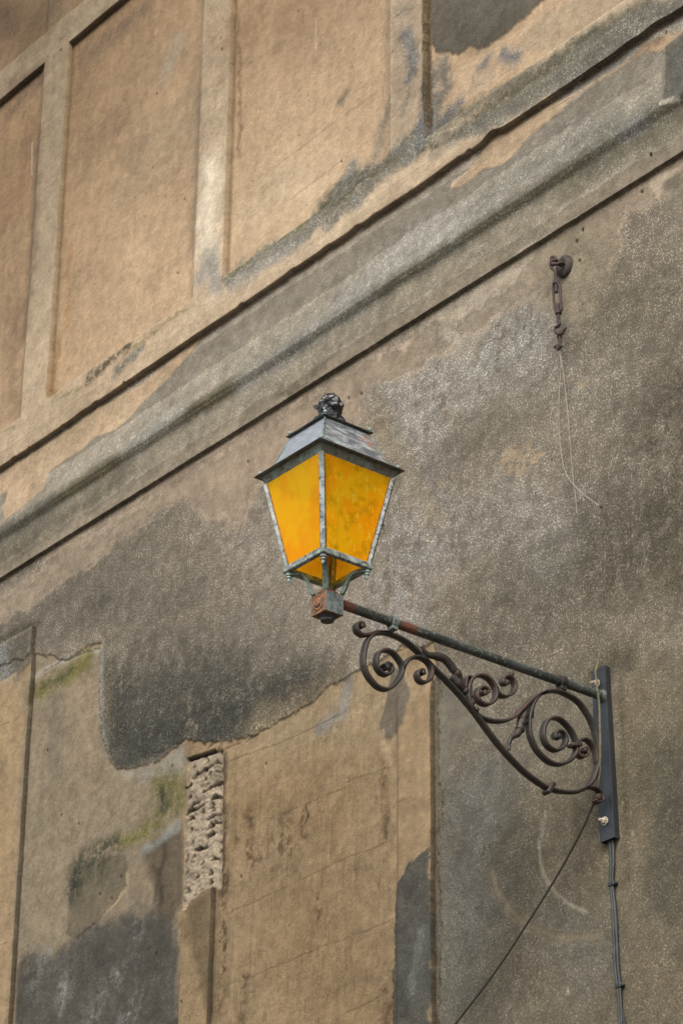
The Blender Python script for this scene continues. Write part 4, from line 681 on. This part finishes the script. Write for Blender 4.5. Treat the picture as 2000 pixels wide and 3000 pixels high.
rg = [ap.ring(q) for q in (i1, i0, o0, o1)]; ap.skin(rg, cap=False); ap.skin([rg[3], rg[0]], cap=False); ap.build('apron', M_APRON, lamp, smooth=False)
for k in range(4):
    A_, B_ = np.array(Fq[k]), np.array(Fq[(k+1) % 4]); D_, C_ = np.array(Tq[k]), np.array(Tq[(k+1) % 4]); m = MB()
    m.ring([A_, B_, C_, D_]); m.f = [(0, 1, 2, 3)]
    gp = m.build('glass_pane', M_GLASSD if k in (1, 2) else M_GLASS, lamp, smooth=False, label='mottled amber glass pane' if k == 1 else None)
    m = MB()
    for P0, P1, o_ in ((A_, D_, B_-A_), (B_, C_, A_-B_)): o_ = o_/np.linalg.norm(o_)*.0125; m.tube([P0+o_, P1+o_], .0032, 6)
    m.build('putty_bead', M_PUTTY, gp)
# rim plate, hood, cap plate
rm = MB(); rm.skin([rm.ring(sq(.386, 6.4852)), rm.ring(sq(.390, 6.4868)), rm.ring(sq(.386, 6.489)), rm.ring(sq(.30, 6.497))]); rm.build('rim', M_RIM, lamp, smooth=False)
hd_ = MB(); hd_.skin([hd_.ring(sq(.312, 6.492)), hd_.ring(sq(.306, 6.500)), hd_.ring(sq(.200, 6.645))]); hd_.build('hood', M_HOOD, lamp, smooth=False, bevel=.0015)
for k in range(4):
    A_, B_ = np.array(sq(.308, 6.497)[k]), np.array(sq(.203, 6.643)[k]); m = MB(); m.tube([A_, B_], .0035, 8); m.build('hood_seam', M_GREEN, lamp)
cp = MB(); cp.skin([cp.ring(sq(.224, 6.6465)), cp.ring(sq(.228, 6.648)), cp.ring(sq(.224, 6.650)), cp.ring(sq(.10, 6.664))]); cp.build('cap_plate', M_RIM, lamp, smooth=False)
for s_, z_ in ((.352, 6.494), (.206, 6.654)):
    for p in sq(s_, z_):
        m = MB(); m.ball((p[0], p[1], p[2]+.009), .0075, 12); m.lathe(p, [(.004, -.002), (.0035, .004)], 8); m.build('ball_stud', M_BALL, lamp)
# finial wrapped in a black plastic bag
from mathutils import noise as mnoise
m = MB(); nr, nc = 30, 44; prof = [(0, .036), (.08, .046), (.18, .052), (.27, .052), (.34, .043), (.40, .034), (.48, .035), (.60, .038), (.72, .037), (.84, .031), (.93, .020), (1, .004)]
rings = []
rb = np.random.RandomState(3); ph = rb.rand(12)*6.28
for i in range(nr+1):
    u = i/nr; r_ = np.interp(u, [p[0] for p in prof], [p[1] for p in prof]); zz = 6.655+.163*u; pts = []
    for k in range(nc):
        a = 2*math.pi*k/nc
        q3 = Vector((math.cos(a)*.05, math.sin(a)*.05, zz)); f_ = 1+.42*(.78-abs(mnoise.noise(q3*Vector((1, 1, 1.3))*26)*2))*.6+.28*(.8-abs(mnoise.noise(q3*58+Vector((3, 1, 7)))*2))*.5-.10
        pts.append((LX+.002+1.1*r_*f_*math.cos(a), LY+1.1*r_*f_*math.sin(a), z(zz)+.004*math.sin(4*a+9*u)))
    rings.append(m.ring(pts))
m.skin(rings)
for a, l_, zz in ((-2.55, .030, 6.762), (.62, .020, 6.758)):     # the two tied ears
    c_ = np.array((LX+.032*math.cos(a), LY+.032*math.sin(a), z(zz))); t_ = np.array((LX+(.032+l_)*math.cos(a), LY+(.032+l_)*math.sin(a), z(zz+.012))); s_ = np.array((-math.sin(a), math.cos(a), 0))
    m.skin([m.ring([c_+s_*.012+(0, 0, .010), c_-s_*.012+(0, 0, .012), c_-s_*.010-(0, 0, .014), c_+s_*.008-(0, 0, .016)]), m.ring([t_+s_*.006+(0, 0, .006), t_-s_*.005+(0, 0, .008), t_-s_*.004-(0, 0, .004), t_+s_*.005-(0, 0, .006)])])
m.build('wrapped_finial', M_BAG, lamp, ang=14, label='lantern finial bundled in crumpled black plastic')
# four curved feet, a turned knob under each corner
for sx_, sy_ in ((1, -1), (-1, -1), (1, 1), (-1, 1)):
    hx = SF_/2-.004; pr = [(.099, 6.0905), (.078, 6.0895), (.064, 6.084), (.055, 6.072), (.0475, 6.045), (.040, 6.016), (.034, 6.004)]
    c_ = cr(pr, 6); m = MB(); rings = []; e_ = np.array((sx_, sy_, 0))/math.sqrt(2); s_ = np.array((-sy_, sx_, 0))/math.sqrt(2)
    for i, (r_, zz) in enumerate(c_):
        a0, a1 = c_[max(i-1, 0)], c_[min(i+1, len(c_)-1)]; tr, tz = (a1[0]-a0[0])*math.sqrt(2), a1[1]-a0[1]; l_ = math.hypot(tr, tz); nrm = e_*(-tz/l_)+np.array((0, 0, tr/l_))
        P_ = np.array((LX+sx_*r_, LY+sy_*r_, z(zz))); rings.append(m.ring([P_+s_*a*.0105+nrm*b*.0062 for a, b in ((-1, -1), (1, -1), (1, 1), (-1, 1))]))
    m.skin(rings); ft = m.build('curved_foot', M_GREEN, lamp, bevel=.0015)
    m = MB(); m.lathe((LX+sx_*hx, LY+sy_*hx, z(6.094)), [(.009, .004), (.0115, 0), (.0115, -.008), (.007, -.011), (.0095, -.014), (.0095, -.018), (.005, -.021), (.0065, -.025), (.0068, -.030), (.004, -.0345), (.001, -.0355)], 14); m.build('knob', M_FRAME if sx_ > 0 and sy_ < 0 else M_BALL, ft)
# socket tube and lamp holder seen through the open bottom
m = MB(); m.tube([(LX, LY, z(6.01)), (LX, LY, z(6.17))], .011, 14); m.build('socket_tube', M_RUST, lamp)
m = MB(); m.lathe((LX, LY, z(6.17)), [(.012, 0), (.022, .004), (.022, .05), (.014, .052), (.014, .07), (.030, .11), (.033, .14), (.026, .17), (.002, .185)], 18); 
T = NT('old_bulb'); mbulb = T.fin((.6, .5, .35), .3); m.build('bulb', mbulb, lamp)
# ================================================================ CABLES AND CORDS
def rubber(name, c1, c2, sc=30, rough=.6):
    T = NT(name); return T.fin(T.mix(T.ss(T.noise(sc, 3), .4, .65), c1, c2), rough)
M_CAB = rubber('black_cable', (.014, .017, .016), (.03, .033, .03)); M_CORD = NT('mossy_cord'); sx = M_CORD.n('ShaderNodeSeparateXYZ'); M_CORD.l(M_CORD.tc.outputs['Object'], sx.inputs[0])
cc_ = M_CORD.mix(M_CORD.ss(sx.outputs[2], 5.52, 5.60), (.028, .026, .016), M_CORD.mix(M_CORD.ss(M_CORD.noise(40, 3), .45, .6), (.12, .098, .055), (.075, .072, .028)))
M_CORD = M_CORD.fin(cc_, .85)
cab = MB(); cp_ = [(0.0019,-0.012,5.4087),(0.0016,-0.012,5.3561),(-0.0008,-0.012,5.3061),(-0.006,-0.012,5.2486),(-0.0002,-0.012,5.18),(0.004,-0.012,5.104),(0.0052,-0.012,5.0129),(0.0056,-0.012,4.9309),(0.011,-0.012,4.8604),(0.0131,-0.012,4.7912),(0.0136,-0.012,4.7124),(0.0127,-0.012,4.6075),(0.0123,-0.012,4.4502)]
for o_ in (-.0065, .0065): cab.tube([(p[0]+o_+(.0012*math.sin(i*.12+o_*200)), p[1]+.001*math.sin(i*.1), p[2]) for i, p in enumerate(cr(cp_, 8))], .0062, 10)
cb = cab.build('power_cable', M_CAB); tag(cb, 'pair of black power cables clipped down the wall below the bracket plate', 'cable')
m = MB(); m.tube(cr([(0.0147,-0.012,4.7989),(0.0219,-0.012,4.7649),(0.0302,-0.012,4.7308),(0.0359,-0.012,4.6895),(0.0402,-0.012,4.6012),(0.0364,-0.012,4.445)], 6), .004, 8); m.build('thin_lead', M_CAB, cb)
for c_ in [(-0.003,-0.014,5.2439),(0.0128,-0.014,4.8538)]:
    m = MB(); m.box((c_[0]-.017, -.0205, c_[2]-.009), (c_[0]+.017, -.001, c_[2]+.009)); m.ball((c_[0]+.020, -.010, c_[2]), .007, 10); m.build('cable_clip', M_PLUG, cb, bevel=.003)
cord = MB(); cd = [(-0.0058,-0.068,6.184),(0.0004,-0.068,6.1094),(0.0087,-0.068,6.0559),(0.0137,-0.068,5.996),(0.0214,-0.068,5.9311),(0.0206,-0.068,5.8517),(0.0189,-0.068,5.7644),(0.012,-0.068,5.6794),(0.0026,-0.068,5.6303),(-0.0129,-0.068,5.5875),(-0.0293,-0.068,5.5494),(-0.0973,-0.068,5.4634),(-0.2333,-0.068,5.329),(-0.4093,-0.068,5.1838),(-0.5944,-0.068,5.0423),(-0.8221,-0.068,4.8986),(-0.976,-0.068,4.8071)]
cd = cr(cd, 6); cd = [(p[0], p[1]+(0.045*max(0, 1-abs(i)/10.)), p[2]) for i, p in enumerate(cd)]
cord.tube(cd, lambda u: .0024+.0018*min(1, u/.06), 8); tag(cord.build('cord', M_CORD), 'thin mossy cord hanging over the bracket plate and trailing down to the lower left', 'cord')
# ================================================================ WALL HOOK AND TURNBUCKLE
M_OLD = rusty('old_rusty_iron', (.032, .020, .018), (.058, .030, .023), lo=.4, hi=.62, sc=30, rough=.75)
M_DARK = rusty('black_lead_socket', (.03, .026, .024), (.055, .04, .034), lo=.4, hi=.6, sc=40, rough=.85)
hc = [(-0.1593,-0.005,7.9831)][0]
h = empty('wall_hook', hc, 'rusty iron ring hook fixed in a dark round socket in the wall', 'wall hook')
def loc(P_, o): return [tuple(np.array(p)-np.array(o)) for p in P_]
m = MB(); m.lathe((0, 0, 0), [(.046, .006), (.044, -.006), (.036, -.014), (.026, -.017), (.015, -.012), (.002, -.010)], 22, 1)
for i, v in enumerate(m.v): m.v[i] = (v[0]*(1+.08*math.sin(3*i)), v[1], v[2]*1.15*(1+.05*math.cos(5*i)))
m.build('socket', M_DARK, h)
m = MB(); ra = [(-0.1764,-0.055,7.994),(-0.1386,-0.055,7.9642),(-0.1179,-0.055,7.954)]; m.tube(cr(loc([[(-0.1563,-0.012,7.9902)][0], [(-0.1439,-0.04,7.9784)][0], [(-0.1525,-0.055,7.971)][0], [(-0.1695,-0.062,7.9748)][0], [(-0.1717,-0.066,7.9872)][0], [(-0.1639,-0.06,7.9943)][0], [(-0.1505,-0.05,7.9833)][0], [(-0.1516,-0.03,7.9693)][0]], hc), 8), .008, 12); m.build('ring', M_OLD, h)
T0 = [(-0.1535,-0.06,7.9497)][0]
tb = empty('turnbuckle', T0, 'rusty open-frame turnbuckle hanging from the wall hook', 'turnbuckle')
m = MB(); m.tube(cr(loc([(-0.1452,-0.06,7.9823),(-0.1517,-0.06,7.9985),(-0.1668,-0.06,8.0116),(-0.1796,-0.06,8.0105),(-0.1802,-0.06,7.9938),(-0.1681,-0.06,7.9766),(-0.1557,-0.06,7.9666)][:0] + [(-0.1466,-0.06,7.9813),(-0.1545,-0.06,7.9993),(-0.1682,-0.06,8.0106),(-0.1783,-0.06,8.0059),(-0.1775,-0.06,7.9897),(-0.1809,-0.06,7.9733),(-0.1724,-0.06,7.9545),(-0.1568,-0.06,7.9373),(-0.1563,-0.06,7.9118),(-0.1553,-0.06,7.8832)], T0), 8), .0072, 12); m.build('upper_hook', M_OLD, tb)
m = MB(); m.tube(loc([(-0.1538,-0.06,7.8853),(-0.153,-0.06,7.8318)], T0), .0082, 12); m.build('threaded_rod', M_DARK, tb)
m = MB(); m.tube(loc([(-0.1474,-0.06,7.7736),(-0.1463,-0.06,7.7287),(-0.1458,-0.06,7.6871)], T0), .0082, 12); m.build('threaded_rod', M_DARK, tb)
m = MB(); fr_ = cr(loc([(-0.1539,-0.06,7.8815),(-0.1669,-0.06,7.8748),(-0.1722,-0.06,7.8634),(-0.1701,-0.06,7.8066),(-0.1661,-0.06,7.7613),(-0.157,-0.06,7.7437),(-0.1449,-0.06,7.7291)], T0), 5); m.tube(fr_, .0056, 10); fr_ = cr(loc([(-0.1539,-0.06,7.8815),(-0.1384,-0.06,7.8628),(-0.1314,-0.06,7.8438),(-0.1294,-0.06,7.7872),(-0.1248,-0.06,7.7429),(-0.1308,-0.06,7.7335),(-0.1449,-0.06,7.7291)], T0), 5); m.tube(fr_, .0056, 10)
for a, b in ([(-0.1545,-0.06,7.8851),(-0.1536,-0.06,7.8723)], [(-0.146,-0.06,7.7385),(-0.1451,-0.06,7.7248)]): m.tube(loc([a, b], T0), .014, 8)
m.build('frame', M_OLD, tb, ang=30)
m = MB(); m.tube(cr(loc([(-0.1456,-0.06,7.6925),(-0.1413,-0.06,7.6767),(-0.1499,-0.06,7.6697),(-0.1654,-0.06,7.6686),(-0.1673,-0.06,7.6547),(-0.154,-0.06,7.6359),(-0.1377,-0.06,7.6256),(-0.1251,-0.06,7.6263),(-0.1178,-0.06,7.6355),(-0.1094,-0.06,7.6387),(-0.0997,-0.06,7.6381)], T0), 7), lambda u: .0072 if u < .8 else .0072*(1-.55*(u-.8)/.2), 12); m.build('lower_hook', M_OLD, tb)
M_WIRE = rubber('pale_wire', (.21, .19, .15), (.14, .12, .09), 25, .6)
W0 = [(-0.1432,-0.06,7.6281)][0]
wr = empty('wire', W0, 'long pale wire loop knotted to the turnbuckle and dangling down the wall', 'wire')
m = MB(); m.tube(cr(loc([(-0.1545,-0.052,7.5788),(-0.1584,-0.052,7.6053),(-0.1595,-0.052,7.6305),(-0.1556,-0.052,7.6413),(-0.1471,-0.052,7.645),(-0.1419,-0.052,7.6349),(-0.1429,-0.052,7.6091),(-0.1511,-0.052,7.5773)], W0), 6), .004, 8); m.build('loop', M_OLD, wr)
m = MB(); kp = [(-0.1841,-0.052,7.587),(-0.1618,-0.052,7.5877),(-0.1415,-0.052,7.5729),(-0.1623,-0.052,7.5753),(-0.144,-0.052,7.5811),(-0.1673,-0.052,7.5721),(-0.1535,-0.052,7.5675),(-0.1757,-0.052,7.5886)]; m.tube(cr(loc([(p[0], p[1]+.006*math.sin(3*i), p[2]) for i, p in enumerate(kp)], W0), 6), .0062, 8); m.build('knot', M_DARK, wr)
for pts_ in ([(-0.1562,-0.05,7.5722),(-0.1524,-0.05,7.5268),(-0.1502,-0.05,7.4769),(-0.1557,-0.05,7.4414),(-0.1623,-0.05,7.3958),(-0.1683,-0.05,7.3285),(-0.1713,-0.05,7.2656),(-0.1712,-0.05,7.1804),(-0.1663,-0.05,7.1096),(-0.1555,-0.05,7.0368),(-0.1342,-0.05,6.9757),(-0.0897,-0.05,6.9097),(-0.0261,-0.05,6.8375),(0.0497,-0.05,6.7641)], [(-0.1588,-0.045,7.5753),(-0.1536,-0.045,7.5292),(-0.1459,-0.045,7.4768),(-0.1378,-0.045,7.4029),(-0.1296,-0.045,7.3133),(-0.1227,-0.045,7.2303),(-0.1178,-0.045,7.1488),(-0.1138,-0.045,7.0787),(-0.109,-0.045,6.9983),(-0.1026,-0.045,6.9229),(-0.0964,-0.045,6.879),(-0.093,-0.045,6.8314),(-0.0912,-0.045,6.7947)]):
    m = MB(); m.tube(cr(loc(pts_, W0), 6), .0021, 8); m.build('strand', M_WIRE, wr)
m = MB(); m.tube(loc([(0.0447,-0.05,6.7692),(0.0534,-0.05,6.7606)], W0), .0042, 8); m.build('frayed_end', M_DARK, wr)
# small twig of iron behind the lantern
n0 = [(-1.346,-0.01,7.2624),(-1.3321,-0.01,7.2481),(-1.3168,-0.01,7.2355)]
M_NAIL = M_PLUG
m = MB(); m.tube([(n0[0][0], -.002, n0[0][2]), (n0[1][0], -.012, n0[1][2]), (n0[2][0], -.016, n0[2][2])], lambda u: .006*(1-.4*u), 8); tag(m.build('nail', M_NAIL), 'short dark bent nail in the wall right of the lantern', 'nail')
